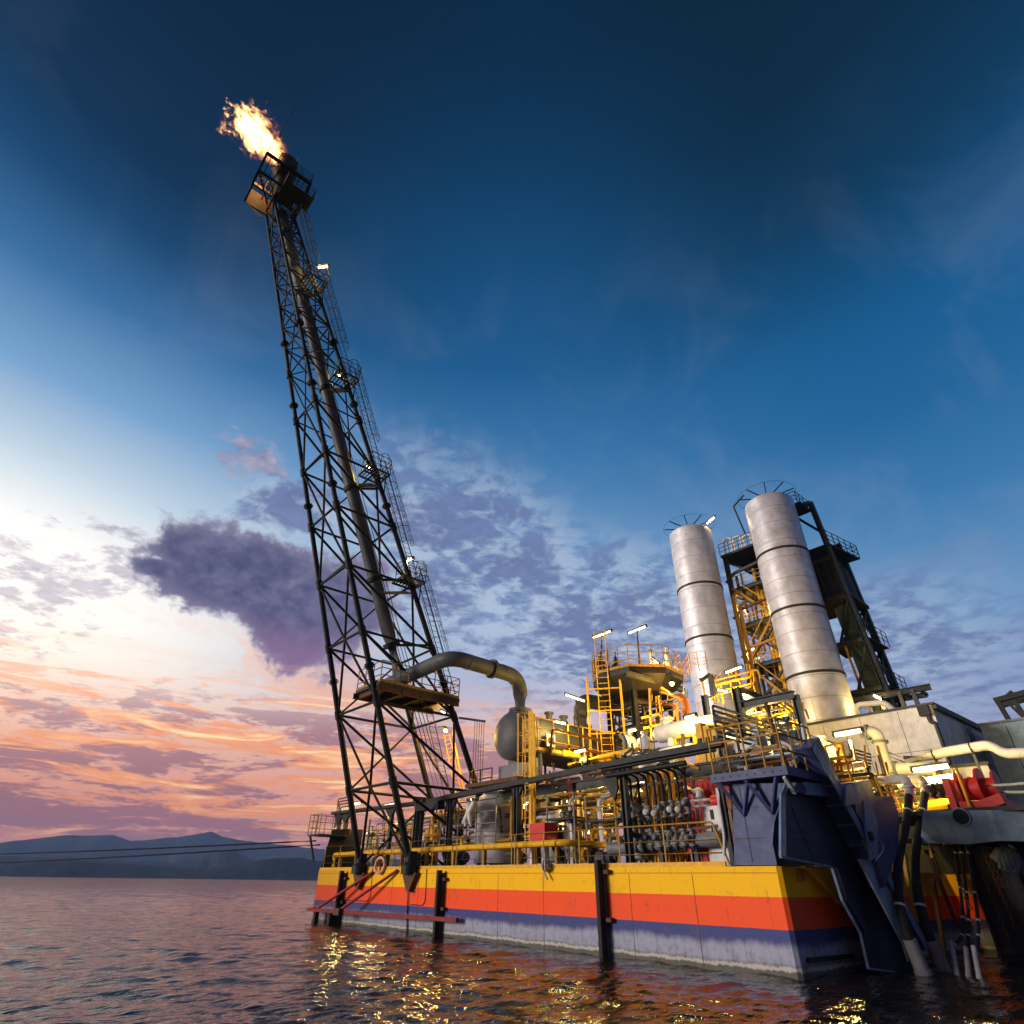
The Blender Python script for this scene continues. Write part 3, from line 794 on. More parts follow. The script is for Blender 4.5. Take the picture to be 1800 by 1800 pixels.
# inner little platforms hung round the riser with plates that catch the lamp light
for t_ in lands:
    c = ris(t_-.012); q = leg(2, t_-.012)
    MB().prism([(c.x+.2, c.y-.3, c.z-.05), (q.x, q.y-.7, c.z-.05), (q.x+.1, q.y, c.z-.05), (c.x+.3, c.y+.3, c.z-.05)], (0, 0, .04)).build('inner_platform', 'grey', tw)
for i, t_ in enumerate(lands):
    q = leg(2, t_); p = q+Vector((-.75, -.6, 1.15)) if i != 3 else q+Vector((.55, -.5, 1.6))
    if i == 0: p = q+Vector((-.2, -.6, 1.7))
    tube_lamp(p, p+Vector((.42, .30, 0)) if i != 3 else p+Vector((.55, .45, 0)), ['glowing lamp on the lowest landing of the flare tower', 'glowing lamp on the second landing of the flare tower', 'lamp under the third landing of the flare tower', 'bright lamp on the topmost landing of the flare tower'][i], 45, None, 'lamps on the flare tower', .085)

# head: heat shield box, burner deck, flare tip
hz = 46.0
hx0, hx1, hy0, hy1 = -21.3, -18.5, -17.7, -14.4
for (x0_, y0_, x1_, y1_) in ((hx0, hy0, hx1, hy0), (hx1, hy0, hx1, hy1), (hx1, hy1, hx0, hy1), (hx0, hy1, hx0, hy0)):
    MB().bar((x0_, y0_, hz-.12), (x1_, y1_, hz-.12), .16, .26, (0, 0, 1)).build('burner_deck_beam', 'dark', tw)
    MB().bar((x0_, y0_, hz-2.5), (x1_, y1_, hz-2.5), .12, .18, (0, 0, 1)).build('lower_deck_beam', 'dark', tw)
for k in range(9):
    y_ = hy0+.35+k*.36; MB().bar((hx0+.1, y_, hz-.1), (hx1-.1, y_, hz-.1), .05, .08, (0, 0, 1)).build('deck_bearer', 'scorched', tw)
for k in range(9): MB().bar((hx0+.9, hy0+.9+k*.29, hz-2.5), (hx1-.2, hy0+.9+k*.29, hz-2.5), .07, .05).build('lower_deck_bearer', 'grate', tw)
for (x, y) in ((hx0, hy0), (hx1, hy0), (hx1, hy1), (hx0, hy1)):
    MB().bar((x, y, hz-.1), (x, y, hz-2.5), .12).build('corner_post', 'dark', tw)
    MB().bar((x, y, hz-2.5), (x*.45-20.72*.55, y*.45-15.3*.55, hz-3.6), .1).build('deck_strut', 'dark', tw)
MB().box(hx0+.03, hx0+.06, hy0+.1, hy1-1.5, hz-2.4, hz-.9).build('heat_shield', 'scorched', tw)
MB().box(hx0+.1, hx0+.7, hy0+.03, hy0+.06, hz-2.4, hz-1.3).build('heat_shield', 'scorched', tw)
MB().box(hx0+1.4, hx1-.7, hy0+1.5, hy1-.5, hz-2.4, hz-.6).build('knockout_housing', 'dark', tw)
rails(tw, [(hx0, hy0, hz), (hx1, hy0, hz), (hx1, hy1, hz), (hx0, hy1, hz)], 1.05, 2, .8, .026, 'scorched', None, True, 'head_post')
rails(tw, [(hx1-.4, hy1-1.6, hz-2.45), (hx1+.6, hy1-1.6, hz-2.45), (hx1+.6, hy1+.4, hz-2.45), (hx1-.8, hy1+.4, hz-2.45)], 1.1, 2, .7, .026, 'dark', None, False, 'head_post')
MB().box(hx1-.6, hx1+.65, hy1-1.65, hy1+.45, hz-2.55, hz-2.45).build('side_balcony', 'dark', tw)
tipc = Vector((-19.5, -16.1, hz))
MB().lathe(tipc, (0, -.1, 1), [(.45, -2.4), (.5, -.2), (.62, 0), (.82, .25), (.82, 1.7), (.76, 1.9), (.70, 1.9), (.70, .4)], 24).build('flare_tip', 'scorched', tw)
for i in range(4):
    a_ = i*math.pi/2+.5; MB().tube(tipc+Vector((math.cos(a_)*.95, math.sin(a_)*.95, -.2)), tipc+Vector((math.cos(a_)*.8, math.sin(a_)*.8, 2.1)), .035, 6).build('pilot_pipe', 'scorched', tw)
q = P(497, 228, x=-18.6); q2 = P(521, 189, x=-18.0)
MB().tube(tipc+Vector((.6, .4, 0)), q+(q-q2)*.2, .03, 5).build('mast', 'dark', tw)
MB().tube(q+(q-q2)*.3, q2, .03, 5, .02).build('lightning_rod', 'dark', tw)

# ------------------------------------------------------------------ flame
def flame():
    base = tipc+Vector((-.05, -.1, 1.35))
    dep = (base-CAM).dot(fwd)
    def at_depth(u, v): d = ray(u, v); return CAM+d*(dep/d.dot(fwd))
    tip = at_depth(424, 190)
    axis = (tip-base); L = axis.length; zaxis = axis.normalized()
    xaxis = up.cross(zaxis).normalized() if abs(up.dot(zaxis)) < .99 else right
    xaxis = (right-zaxis*right.dot(zaxis)).normalized(); yaxis = zaxis.cross(xaxis)
    mb = MB(); prof = [(0, -.5), (1.0, -.45), (1.7, .2*L), (2.3, .5*L), (2.7, .8*L), (2.4, 1.1*L), (0, 1.16*L)]
    mb.lathe((0, 0, 0), (0, 0, 1), prof, 20)
    me_o = mb.build('flame', 'white'); tag(me_o, 'bright orange gas flame blowing left from the top of the flare tower', 'flame')
    mm = Matrix((xaxis, yaxis, zaxis)).transposed().to_4x4(); mm.translation = base; me_o.matrix_world = mm
    m = bpy.data.materials.new('burning_gas'); m.use_nodes = True; nt = m.node_tree; nt.nodes.clear()
    out = nt.nodes.new('ShaderNodeOutputMaterial'); t = nt.nodes.new('ShaderNodeTexCoord')
    sp = nt.nodes.new('ShaderNodeSeparateXYZ'); nt.links.new(t.outputs['Object'], sp.inputs[0])
    x, y, z = (S(sp.outputs[i], nt) for i in range(3))
    h = z/L
    mp = nt.nodes.new('ShaderNodeMapping'); mp.inputs['Scale'].default_value = (1, 1, .62); nt.links.new(t.outputs['Object'], mp.inputs[0])
    n_a = noise(nt, mp.outputs[0], .85, 3, .5, .8); n_b = noise(nt, mp.outputs[0], 2.3, 5, .62, .6)
    hh = h.mx(0)
    cx_ = (n_a-.5)*3.4*hh
    rad = ((x+cx_+hh*.25).sq()+(y+(n_b-.5)*.9*hh).sq())._op('SQRT')
    width = ramp(nt, hh, [(0, (.30,)*3+(1,)), (.25, (.52,)*3+(1,)), (.6, (.56,)*3+(1,)), (.85, (.50,)*3+(1,)), (1, (.12,)*3+(1,))])
    wn = nt.nodes.new('ShaderNodeSeparateColor'); nt.links.new(width, wn.inputs[0])
    w = S(wn.outputs[0], nt)*2.5
    n_c = noise(nt, mp.outputs[0], 5.5, 4, .6, .5)
    f = .86-rad/w + (n_b-.5)*(hh*3.4+1.3) + (n_a-.5)*1.5 + (n_c-.5)*(hh*1.6+.4)
    core = f.sstep(.02, .62)*h.sstep(-.06, .0)
    colr = ramp(nt, core, [(0, (1, .07, .004, 1)), (.3, (1, .20, .015, 1)), (.65, (1, .42, .07, 1)), (1, (1, .70, .28, 1))])
    e = nt.nodes.new('ShaderNodeEmission'); nt.links.new(colr, e.inputs[0]); nt.links.new((core*core*3.2+core*.55).k, e.inputs[1])
    nt.links.new(e.outputs[0], out.inputs['Volume'])
    me_o.data.materials.clear(); me_o.data.materials.append(m)
    l = bpy.data.lights.new('flame_light', 'POINT'); l.energy = 3400; l.color = (1, .45, .12); l.shadow_soft_size = .8
    lo = bpy.data.objects.new('flame_light', l); COL.objects.link(lo); lo.location = base+axis*.16
flame()
scene.cycles.volume_step_rate = .12
# ------------------------------------------------------------------ dark neighbouring hull section and side platform
V = Vector
t = thing('hull_sponson', 'hull sponson beyond the striped side, shade put into its dark navy colour', 'hull', (3, 14, 0))
# ------------------------------------------------------------------ silos
def silo(x, y, r, z0, z1, bands, label, lean=(0, 0)):
    t = thing('silo', label, 'silo', (x, y, z0), 'tall clad silos')
    ax = V((lean[0], lean[1], 1.0))
    MB().lathe((x, y, 0), ax, [(r, z0), (r, z1-.5), (r*.985, z1-.15), (r*.9, z1), (0, z1+.25)], 56).build('shell', 'clad', t)
    n_s = 13
    for i in range(1, n_s):
        z_ = z0+(z1-z0)*i/n_s+random.uniform(-.2, .2)
        MB().lathe((x, y, 0), ax, [(r+.003, z_-.02), (r+.012, z_), (r+.003, z_+.02)], 56).build('sheet_lap', 'seam', t)
    for k in range(10):
        a_ = k*2.4; z_ = z0+(z1-z0)*((k*7)%13)/13; MB().bar((x+(r+.004)*math.cos(a_), y+(r+.004)*math.sin(a_), z_), (x+(r+.004)*math.cos(a_), y+(r+.004)*math.sin(a_), z_+(z1-z0)/13), .02, .012).build('sheet_seam', 'seam', t)
    for z_ in bands:
        MB().lathe((x, y, 0), ax, [(r, z_-.08), (r+.06, z_-.08), (r+.06, z_+.08), (r, z_+.08)], 56, False).build('ring_band', 'band', t)
    hub = V((x, y, z1+.45)); s = MB(); s.tube((x, y, z1), hub, .12, 8); s.build('hub', 'dark', t)
    for k in range(9):
        a_ = 2*math.pi*k/9+.25; MB().bar(hub, hub+V((math.cos(a_)*2.15, math.sin(a_)*2.15, .25)), .07).build('spoke', 'dark', t)
    MB().ring(hub+V((0, 0, .25)), (0, 0, 1), 2.25, .014, 40, 4).build('wire_ring', 'dark', t)
    return t
zb = lambda u, v, y: P(u, v, y=y).z
silo(-7.3, 24, 1.88, 9.5, 28.6, [zb(1366, 963, 22.2), zb(1400, 1063, 22.2), zb(1436, 1178, 22.2)], 'nearer and larger of the two clad silos, rising behind the white building')
silo(-14.85, 24, 1.86, 9.0, 29.0, [zb(1228, 1021, 22.2), zb(1247, 1113, 22.2)], 'farther and thinner looking clad silo, left of the steel frame')
# top bracket on the near silo
t = thing('pipe_bracket', 'small dark pipe bracket clinging to the top of the nearer silo', 'bracket', (-9.2, 22.6, 28))
MB().pipe([(-9.3, 22.9, 26.2), (-9.6, 22.6, 28.8), (-8.4, 22.3, 29.2)], .07, 6).build('bracket_pipe', 'dark', t)

# ------------------------------------------------------------------ steel frame with platforms between and behind the silos
fr = thing('process_structure', 'dark open steel frame with platforms and stairs behind the two silos', 'frame', (-9, 28, 9))
cols = [((-13.0, 26.0), 26.4), ((-12.6, 30.5), 26.2), ((-9.6, 26.0), 27.0), ((-9.6, 30.5), 27.0)]
for (x, y), zt in cols: MB().ibeam((x, y, 9), (x, y, zt), .34, .34, .05, (1, 0, 0)).build('column', 'mid', fr)
c1a, c1b = P(1424, 883, y=26), P(1560, 1218, y=26); c2a, c2b = P(1472, 956, y=29.5), P(1572, 1205, y=29.5)
def ext(a, b, z): return a+(b-a)*((z-a.z)/(b.z-a.z))
c1b, c2b = ext(c1a, c1b, 10.7), ext(c2a, c2b, 10.7)
MB().ibeam(c1b, c1a, .36, .36, .05, (1, 0, 0)).build('column', 'dark', fr)
MB().ibeam(c2b, c2a, .42, .42, .05, (1, 0, 0)).build('column', 'dark', fr)
def c1(z): return ext(c1a, c1b, z)
def c2(z): return ext(c2a, c2b, z)
MB().bar(c1a, c1a+V((-1.9, 0, -.1)), .3).build('beam', 'dark', fr)
MB().bar(c1a+V((-1.9, 0, -.1)), c1(25.4), .2).build('brace', 'dark', fr)
for z_ in (13.2, 16.6, 20.0, 23.2):
    p, q = c1(z_), c2(z_)
    MB().ibeam(p, q, .25, .3).build('beam', 'dark', fr)
    MB().ibeam(p, (-9.6, 26, z_), .25, .3).build('beam', 'mid', fr)
    MB().ibeam((-9.6, 26, z_), (-13, 26, z_), .25, .3).build('beam', 'mid', fr)
    MB().ibeam((-9.6, 26, z_), (-9.6, 30.5, z_), .25, .3).build('beam', 'mid', fr)
    MB().ibeam((-13, 26, z_), (-12.6, 30.5, z_), .25, .3).build('beam', 'mid', fr)
    o = MB().box(-13, -9.6, 26.2, 30.5, z_+.15, z_+.2).build('platform', 'grate', fr)
    rails(o, [(-13, 26.1, z_+.2), (-9.7, 26.1, z_+.2)], 1.1, 2, 1.1, .025, 'yellow', None, False, 'post', False, True)
for z_ in (13.2, 16.6):
    o = MB().prism([c1(z_)+V((-2.6, .2, .15)), c1(z_)+V((.1, .2, .15)), c2(z_)+V((.5, .4, .15)), c2(z_)+V((-2.6, .4, .15))], (0, 0, .08)).build('platform', 'grate', fr)
    rails(o, [c1(z_)+V((-1.2, -.1, .2)), c1(z_)+V((.3, -.1, .2)), c2(z_)+V((.6, .3, .2))], 1.1, 2, 1.0, .025, 'dark', None, False, 'post', False, True)
for a_, b_ in ((10.9, 13.0), (13.4, 16.4), (16.8, 19.8)):
    MB().bar(c1(a_), c2(b_), .16).build('brace', 'dark', fr); MB().bar((-9.6, 26, a_), (-13, 26, b_), .16).build('brace', 'mid', fr)
    MB().bar((-13, 26, a_), (-9.6, 26, b_), .16).build('brace', 'mid', fr); MB().bar((-9.6, 26.1, a_), (-9.6, 30.4, b_), .16).build('brace', 'mid', fr)
    MB().bar(c1(a_)+V((-1.8, .4, 0)), c1(b_), .14).build('brace', 'mid', fr)
for z_ in (20.2, 23.4):
    MB().bar((-9.6, 26, z_), (-13, 26, z_+2.6), .14).build('brace', 'mid', fr)
o = MB().box(-13.1, -9.3, 25.4, 30.6, 26.3, 26.5).build('top_platform', 'dark', fr)
rails(o, [(-13.1, 25.4, 26.5), (-9.5, 25.4, 26.5)], 1.1, 2, .9, .03, 'mid', None, False, 'post', False, True)
o = MB().prism([c1(24.2)+V((-2.6, -.2, 0)), c1(24.2)+V((.2, -.2, 0)), c2(24.2)+V((1.0, .6, 0)), c2(24.2)+V((-2.6, .6, 0))], (0, 0, .12)).build('top_platform', 'dark', fr)
rails(o, [c1(24.3)+V((.2, -.2, 0)), c2(24.3)+V((1.0, .6, 0)), c2(24.3)+V((-1, .6, 0))], 1.15, 2, .9, .03, 'dark', None, False, 'post', False, True)
o = MB().box(c1a.x-2.4, c1a.x-.4, 25.0, 27.0, 28.1, 28.25).build('top_platform', 'dark', fr)
rails(o, [(c1a.x-2.4, 25, 28.25), (c1a.x-.6, 25, 28.25), (c1a.x-.6, 27, 28.25)], 1.1, 2, .6, .03, 'dark', None, False, 'post', False, True)
t = thing('clad_enclosure', 'dark boxed enclosure hung high in the steel frame right of the silo', 'enclosure', (-5, 28, 20.5))
MB().prism([c1(20.3)+V((-2.2, .3, 0)), c1(20.3)+V((.0, .3, 0)), c2(20.3)+V((.1, .3, 0)), c2(20.3)+V((-2.6, .3, 0))], c1(23.2)-c1(20.3)).build('housing', 'dark', t)
for k in range(7):
    a_ = c1(20.3)+(c2(20.3)-c1(20.3))*(k/6)+V((.05, .28, 0)); MB().bar(a_, a_+(c1(23.1)-c1(20.3)), .09).build('stiffener', 'mid', t)
for k in range(4):
    a_ = c1(20.4)+V((-.2-.6*k, .26, 0)); MB().bar(a_, a_+(c1(23.1)-c1(20.3)), .08).build('stiffener', 'mid', t)
MB().prism([c1(20.3)+V((-2.4, .1, -.25)), c1(20.3)+V((.2, .1, -.25)), c2(20.3)+V((.3, .5, -.25)), c2(20.3)+V((-2.8, .5, -.25))], (0, 0, .25)).build('base_frame', 'brown', t)
t = thing('column_vessel', 'tall green column vessel beside the nearer silo', 'vessel', (-4.9, 28.0, 10))
vx = c1(15)+V((-1.15, 1.6, 0)); vx.z = 0; vt = c1(20)+V((-1.2, 1.6, 0))
MB().sweep([V((c1(z_).x-1.1, c1(z_).y+1.6, z_)) for z_ in (9.6, 12, 15, 18, 19.8)], .62, 22).build('shell', 'green', t)
MB().pipe([V((c1(10).x-1.75, 26.9, 10)), V((c1(17).x-1.75, 26.9, 17.2)), V((c1(17.5).x-1.1, 27.6, 17.9))], .09, 8).build('riser_pipe', 'yellow', t)
t = thing('column_vessel', 'yellow lit process column standing between the two silos', 'vessel', (-11.3, 28.3, 9))
MB().lathe((-11.2, 28.4, 0), (0, 0, 1), [(.95, 9), (.95, 17.2), (.6, 18.2), (.6, 23.5), (0, 23.9)], 24).build('shell', 'tan', t)
for z_ in (11.5, 14.0, 16.4): MB().lathe((-11.2, 28.4, 0), (0, 0, 1), [(.95, z_-.07), (1.03, z_-.07), (1.03, z_+.07), (.95, z_+.07)], 24).build('stiffener_ring', 'brown', t)
t = thing('riser_bundle', 'two long brown riser pipes running up beside the farther silo', 'pipe', (-12.6, 25.3, 9))
for i, x in enumerate((-12.75, -12.35)):
    MB().pipe([(x, 25.45, 9), (x, 25.45, 22.5-i), (x+.5, 26.2, 23.2-i)], .16, 10).build('riser_pipe', 'tan', t)
for i in range(3):
    t = thing('pipe_loop', ['high pipe loop crossing the steel frame near its top', 'middle pipe crossing the steel frame below the top loop', 'low pipe crossing the steel frame above the glowing lamps'][i], 'pipe', (-11, 25.8, 24-3*i))
    z_ = 24.6-3.3*i; MB().pipe([(-13.2, 25.7, z_-.6), (-12.4, 25.7, z_), (-9.8, 25.6, z_+.2), (-9.4, 25.6, z_+1.8)], .15-.02*i, 10, .3).build('pipe_run', ['mid', 'brown', 'tan'][i], t)
t = thing('roof_pipes', 'three grey hooped pipes on top of the steel frame', 'pipe', (-11.6, 25.6, 26.5))
for i in range(3): MB().pipe([(-12.6+i*.9, 25.5, 26.5), (-12.6+i*.9, 25.5, 27.9-.2*i), (-11.9+i*.9, 25.5, 27.9-.2*i), (-11.9+i*.9, 25.5, 26.5)], .10, 8, .25).build('hoop', 'light', t)
for k, (za, zb_) in enumerate(((10.8, 13.3), (13.4, 16.7), (16.8, 20.1))):
    a_, b_ = c1(za)+V((-1.6, .8, 0)), c1(zb_)+V((-.2, .8, .1))
    if k % 2: a_.x, b_.x = c1(za).x-.2, c1(zb_).x-1.6
    MB().bar(a_, b_, .06, .22).build('stair_stringer', 'mid', fr); MB().bar(a_+V((0, 0, 1)), b_+V((0, 0, 1)), .05).build('stair_rail', 'mid', fr)
    MB().bar(c2(za), c1(zb_), .12).build('brace', 'dark', fr)
    MB().bar(c2(za)+V((-2.2, 0, 0)), c2(zb_), .12).build('brace', 'dark', fr)
    MB().bar(c2((za+zb_)/2), c1((za+zb_)/2), .12).build('beam', 'dark', fr)
t = thing('pipe_cluster', 'dense cluster of lit yellow pipes inside the frame between the silos', 'pipes', (-11.4, 26.6, 9))
for i in range(12):
    x = -13.0+i*.29; z_ = 12+(i*5 % 11)*1.15; y = 26.5+.12*(i % 4)
    MB().pipe([(x, y, 9.2), (x, y, z_), (x+(.9 if i % 2 else -.5), y+.4, z_), (x+(.9 if i % 2 else -.5), y+.4, min(25, z_+2.5+(i % 3)*1.5))], .06+.035*(i % 3), 8, .2).build('pipe_run', ['yellow', 'tan', 'mid', 'yellow', 'grey'][i % 5], t)
t = thing('frame_stairs', 'zigzag stairs rising inside the frame between the silos', 'stairs', (-11.2, 26.3, 10))
for k, z_ in enumerate((10.0, 13.4, 16.8, 20.2)):
    xa, xb = (-12.8, -10.0) if k % 2 == 0 else (-10.0, -12.8)
    f = MB(); f.bar((xa, 25.75, z_), (xb, 25.75, z_+3.2), .05, .2); so = f.build('stringer', 'tan', t)
    MB().bar((xa, 25.75, z_+1.0), (xb, 25.75, z_+4.2), .05).build('hand_rail', 'yellow', t)
    for i in range(9): q = V((xa+(xb-xa)*i/9, 25.8, z_+3.2*i/9+.1)); MB().bar(q, q+V((0, .55, 0)), .22, .03).build('tread', 'grate', t)
t = thing('stair_flight', 'open steel stair flight climbing beside the base of the nearer silo', 'stairs', (-9.6, 23.4, 9.5))
for s_ in (0, .7): MB().bar((-10.6, 22.6+s_, 9.4), (-9.2, 22.6+s_, 11.8), .06, .22).build('stringer', 'mid', t)
for i in range(9): MB().bar((-10.6+1.4*i/9, 22.6, 9.5+2.4*i/9), (-10.6+1.4*i/9, 23.3, 9.5+2.4*i/9), .22, .03).build('tread', 'mid', t)
# pipe rack on the roof edge to the right
t = thing('roof_rack', 'dark steel rack of beams standing on the white building roof', 'rack', (-2.2, 25, 10.8))
for (u, v) in ((1590, 1240), (1612, 1232), (1556, 1246)):
    b_ = P(u, v, y=25); b_.z = 10.7; MB().bar(b_, b_+V((-.05, 0, 1.75)), .22).build('post', 'mid', t)
p0, p1 = P(1500, 1232, y=25), P(1636, 1207, y=25)
MB().ibeam(p0, p1, .25, .34).build('beam', 'dark', t); MB().ibeam(p0+V((0, 2.2, .1)), p1+V((-.9, 2.2, .1)), .25, .3).build('beam', 'dark', t)
for k in range(4):
    a_ = p0+(p1-p0)*(.25+.2*k); MB().bar(a_, a_+V((-.2, 2.2, .1)), .16).build('cross_beam', 'dark', t)
# ------------------------------------------------------------------ white building
wb = thing('deckhouse', 'white panelled deckhouse with dark roof edge beside the nearer silo', 'building', (-4.5, 25, 6.1))
wx1, wy0, wz0, wz1 = -.33, 21.0, 6.2, 10.55
MB().box(-10.2, wx1, wy0, 31.5, wz0, wz1).build('wall', 'white', wb)
for x in (-6.4, -4.2, -2.1): MB().box(x-.012, x+.012, wy0-.006, wy0, wz0+.1, wz1-.1).build('panel_joint', 'mid', wb)
MB().box(-10.2, wx1, wy0-.006, wy0, 8.28, 8.305).build('panel_joint', 'mid', wb)
for y in (23.2, 25.6, 28.2): MB().box(wx1, wx1+.006, y-.012, y+.012, wz0+.1, wz1-.1).build('panel_joint', 'mid', wb)
rf = MB().prism([(-10.4, wy0-.16, wz1), (wx1+.18, wy0-.16, wz1), (wx1+.18, wy0-.16, wz1+.10), (-10.4, wy0-.16, wz1+.10)], (0, 10.8, 0)).build('roof', 'mid', wb)
MB().box(wx1+.02, wx1+.22, wy0+.0, 31.5, wz1-.22, wz1-.004).build('gutter', 'mid', wb)
MB().box(-1.0, -.45, wy0-.28, wy0-.008, wz1-.55, wz1-.02).build('vent_box', 'dark', wb)
MB().pipe([(-.62, wy0-.14, wz1-.5), (-.62, wy0-.14, wz1-.9), (-.42, wy0-.10, wz1-1.0), (-.42, wy0-.10, wz0+.4)], .10, 8).build('downpipe', 'mid', wb)
lv = MB().box(wx1+.004, wx1+.05, 25.9, 27.3, 8.8, 10.2).build('louvre', 'bluegrey', wb)
for i in range(7): MB().bar((wx1+.06, 25.95, 8.95+i*.18), (wx1+.06, 27.25, 8.95+i*.18), .05, .03).build('blade', 'dark', lv)
MB().box(-1.6, wx1+.01, wy0+.02, wy0+.2, wz0, wz0+.01).build('sill', 'dark', wb)
t = thing('hoop_pipe', 'short white hooped vent pipe on the deckhouse roof by the silo', 'pipe', (-4.3, 21.8, wz1+.1))
p0 = P(1508, 1250, y=21.8); MB().pipe([(p0.x, 21.8, wz1+.1), (p0.x, 21.8, wz1+.85), (p0.x+1.6, 21.9, wz1+.75), (p0.x+2.0, 21.9, wz1+.1)], .17, 12, .4).build('hoop', 'white', t)
# building and gantry beyond to the right
t = thing('grey_house', 'low blue grey deck house at the right edge behind the white pipe', 'building', (2.5, 26, 6))
g0 = P(1722, 1276, y=26); MB().box(g0.x, g0.x+9, 26, 33, 5.5, g0.z).build('wall', 'bluegrey', t); MB().box(g0.x-.1, g0.x+9.1, 25.9, 33.1, g0.z, g0.z+.12).build('roof', 'grey', t)
for k in range(3): MB().box(g0.x+1.2+k*1.6, g0.x+1.24+k*1.6, 25.985, 26, 6, g0.z-.2).build('panel_joint', 'dark', t)
t = thing('gantry', 'dark gantry frame poking up at the right edge of the picture', 'gantry', (2, 30, 10))
ga = [P(1748, 1232, y=30), P(1800, 1218, y=30)]
for dy_ in (0, 1.6): MB().bar(ga[0]+V((0, dy_, 0)), ga[1]+(ga[1]-ga[0])*1.2+V((0, dy_, 0)), .3).build('beam', 'dark', t)
for u in (1752, 1782):
    a_ = P(u, 1230, y=30); MB().bar(a_, V((a_.x+.35, 30, 9.6)), .26).build('leg', 'dark', t)
MB().bar(P(1775, 1238, y=30), P(1806, 1268, y=30), .16).build('brace', 'dark', t)
MB().prism([P(1762, 1226, y=30), P(1788, 1220, y=30), P(1776, 1213, y=30)], (0, .3, 0)).build('gusset', 'dark', t)
# white pipes in front of the deckhouse
t = thing('white_pipeline', 'thick pale pipe stepping down and running right in front of the deckhouse', 'pipe', (0, 14, 6.5))
MB().pipe([P(1512, 1288, y=14), P(1541, 1286, y=14), P(1558, 1352, y=14), P(1640, 1352, y=14)], .27, 16, .55).build('pipe_run', 'light', t)
for (ua, va, ub, vb_) in ((1547, 1304, 1550, 1316), (1576, 1352, 1590, 1352), (1525, 1287, 1533, 1286.5)):
    a_, b_ = P(ua, va, y=14), P(ub, vb_, y=14); MB().lathe(a_, b_-a_, [(.27, -.06), (.35, -.06), (.35, -.01), (.275, -.01), (.275, .01), (.35, .01), (.35, .06), (.27, .06)], 18, False).build('flange', 'grey', t)
t = thing('white_pipeline', 'long pale pipe bent twice, crossing to the right edge of the picture', 'pipe', (2, 14, 7))
MB().pipe([P(1592, 1336, y=14), P(1660, 1322, y=14), P(1740, 1309, y=14), P(1766, 1325, y=14), P(1830, 1322, y=14)], .20, 14, .4).build('pipe_run', 'light', t)
for u, v in ((1642, 1328), (1708, 1316)):
    a_ = P(u, v, y=14); MB().ring(a_, (1, 0, .1), .22, .03, 16, 6).build('clamp', 'dark', t); MB().bar(a_, a_-V((0, 0, 1.2)), .1).build('pipe_support', 'mid', t)
for i in range(4):
    t = thing('service_pipe', ['upper', 'second', 'third', 'lowest'][i]+' of the thin pipes sloping under the deckhouse pipe', 'pipe', P(1560, 1325+7*i, y=14.4), 'thin service pipes under the deckhouse')
    MB().pipe([P(1552, 1318+7*i, y=14.5), P(1590, 1334+6*i, y=14.5), P(1655, 1326+7*i, y=14.5)], .045, 8).build('pipe_run', ['light', 'grey', 'tan', 'light'][i], t)
# ------------------------------------------------------------------ navy blue corner pedestal with platform
bl = thing('corner_pedestal', 'navy blue steel pedestal and platform on the near corner of the barge', 'pedestal', (-.6, .5, DZ))
pts = [P(u, v, y=-.03) for u, v in ((1291, 1521), (1287, 1378), (1402, 1376), (1402, 1392), (1384, 1402), (1369, 1420), (1361, 1446), (1358, 1482), (1366, 1521))]
MB().prism(pts, (0, .35, 0)).build('side_panel', 'blue', bl)
for z_ in (3.15, 3.95): MB().box(-1.2, -.25, -.045, -.03, z_-.012, z_+.012).build('weld_line', 'navy', bl)
MB().box(-.78, -.76, -.045, -.03, DZ+.1, 4.5).build('weld_line', 'navy', bl)
for k in range(9): MB().lathe((-1.3+k*.27, -.45, 4.78), (0, -1, 0), [(0, 0), (.03, 0), (.03, .02), (0, .02)], 8, False).build('bolt', 'mid', bl)
MB().prism([(-1.35, .34, DZ+.02), (-.05, .34, DZ+.02), (-.05, 1.9, DZ+.02), (-1.35, 1.9, DZ+.02)], (0, 0, 2.2)).build('core_box', 'blue', bl)
MB().box(-1.45, 1.05, -.45, 1.9, 4.66, 4.90).build('platform', 'blue', bl)
tn = rails(bl, [(-1.35, -.38, 4.9), (.98, -.38, 4.9), (.98, 1.7, 4.9)], 1.35, 2, .62, .030, 'tan', None, False, 'post', False)
MB().tube((1.0, -.35, 4.85), (.72, -.2, 6.75), .06, 8).build('handrail_stanchion', 'brown', bl)
for x in (-1.25, -.35): 
    MB().bar((x, -.36, 4.66), (x+.5, -.05, 3.75), .1).build('knee_brace', 'blue', bl); MB().bar((x+1.0, -.36, 4.66), (x+.5, -.05, 3.75), .1).build('knee_brace', 'blue', bl)
MB().pipe([(-1.52, -.06, 4.55), (-1.5, -.10, 4.0), (-1.5, -.10, 3.2), (-1.7, .05, 2.75)], .05, 8, .2).build('cable_hose', 'light', bl)
MB().box(-1.5, -1.36, -.02, .1, DZ, 4.65).build('cable_tray', 'dark', bl)
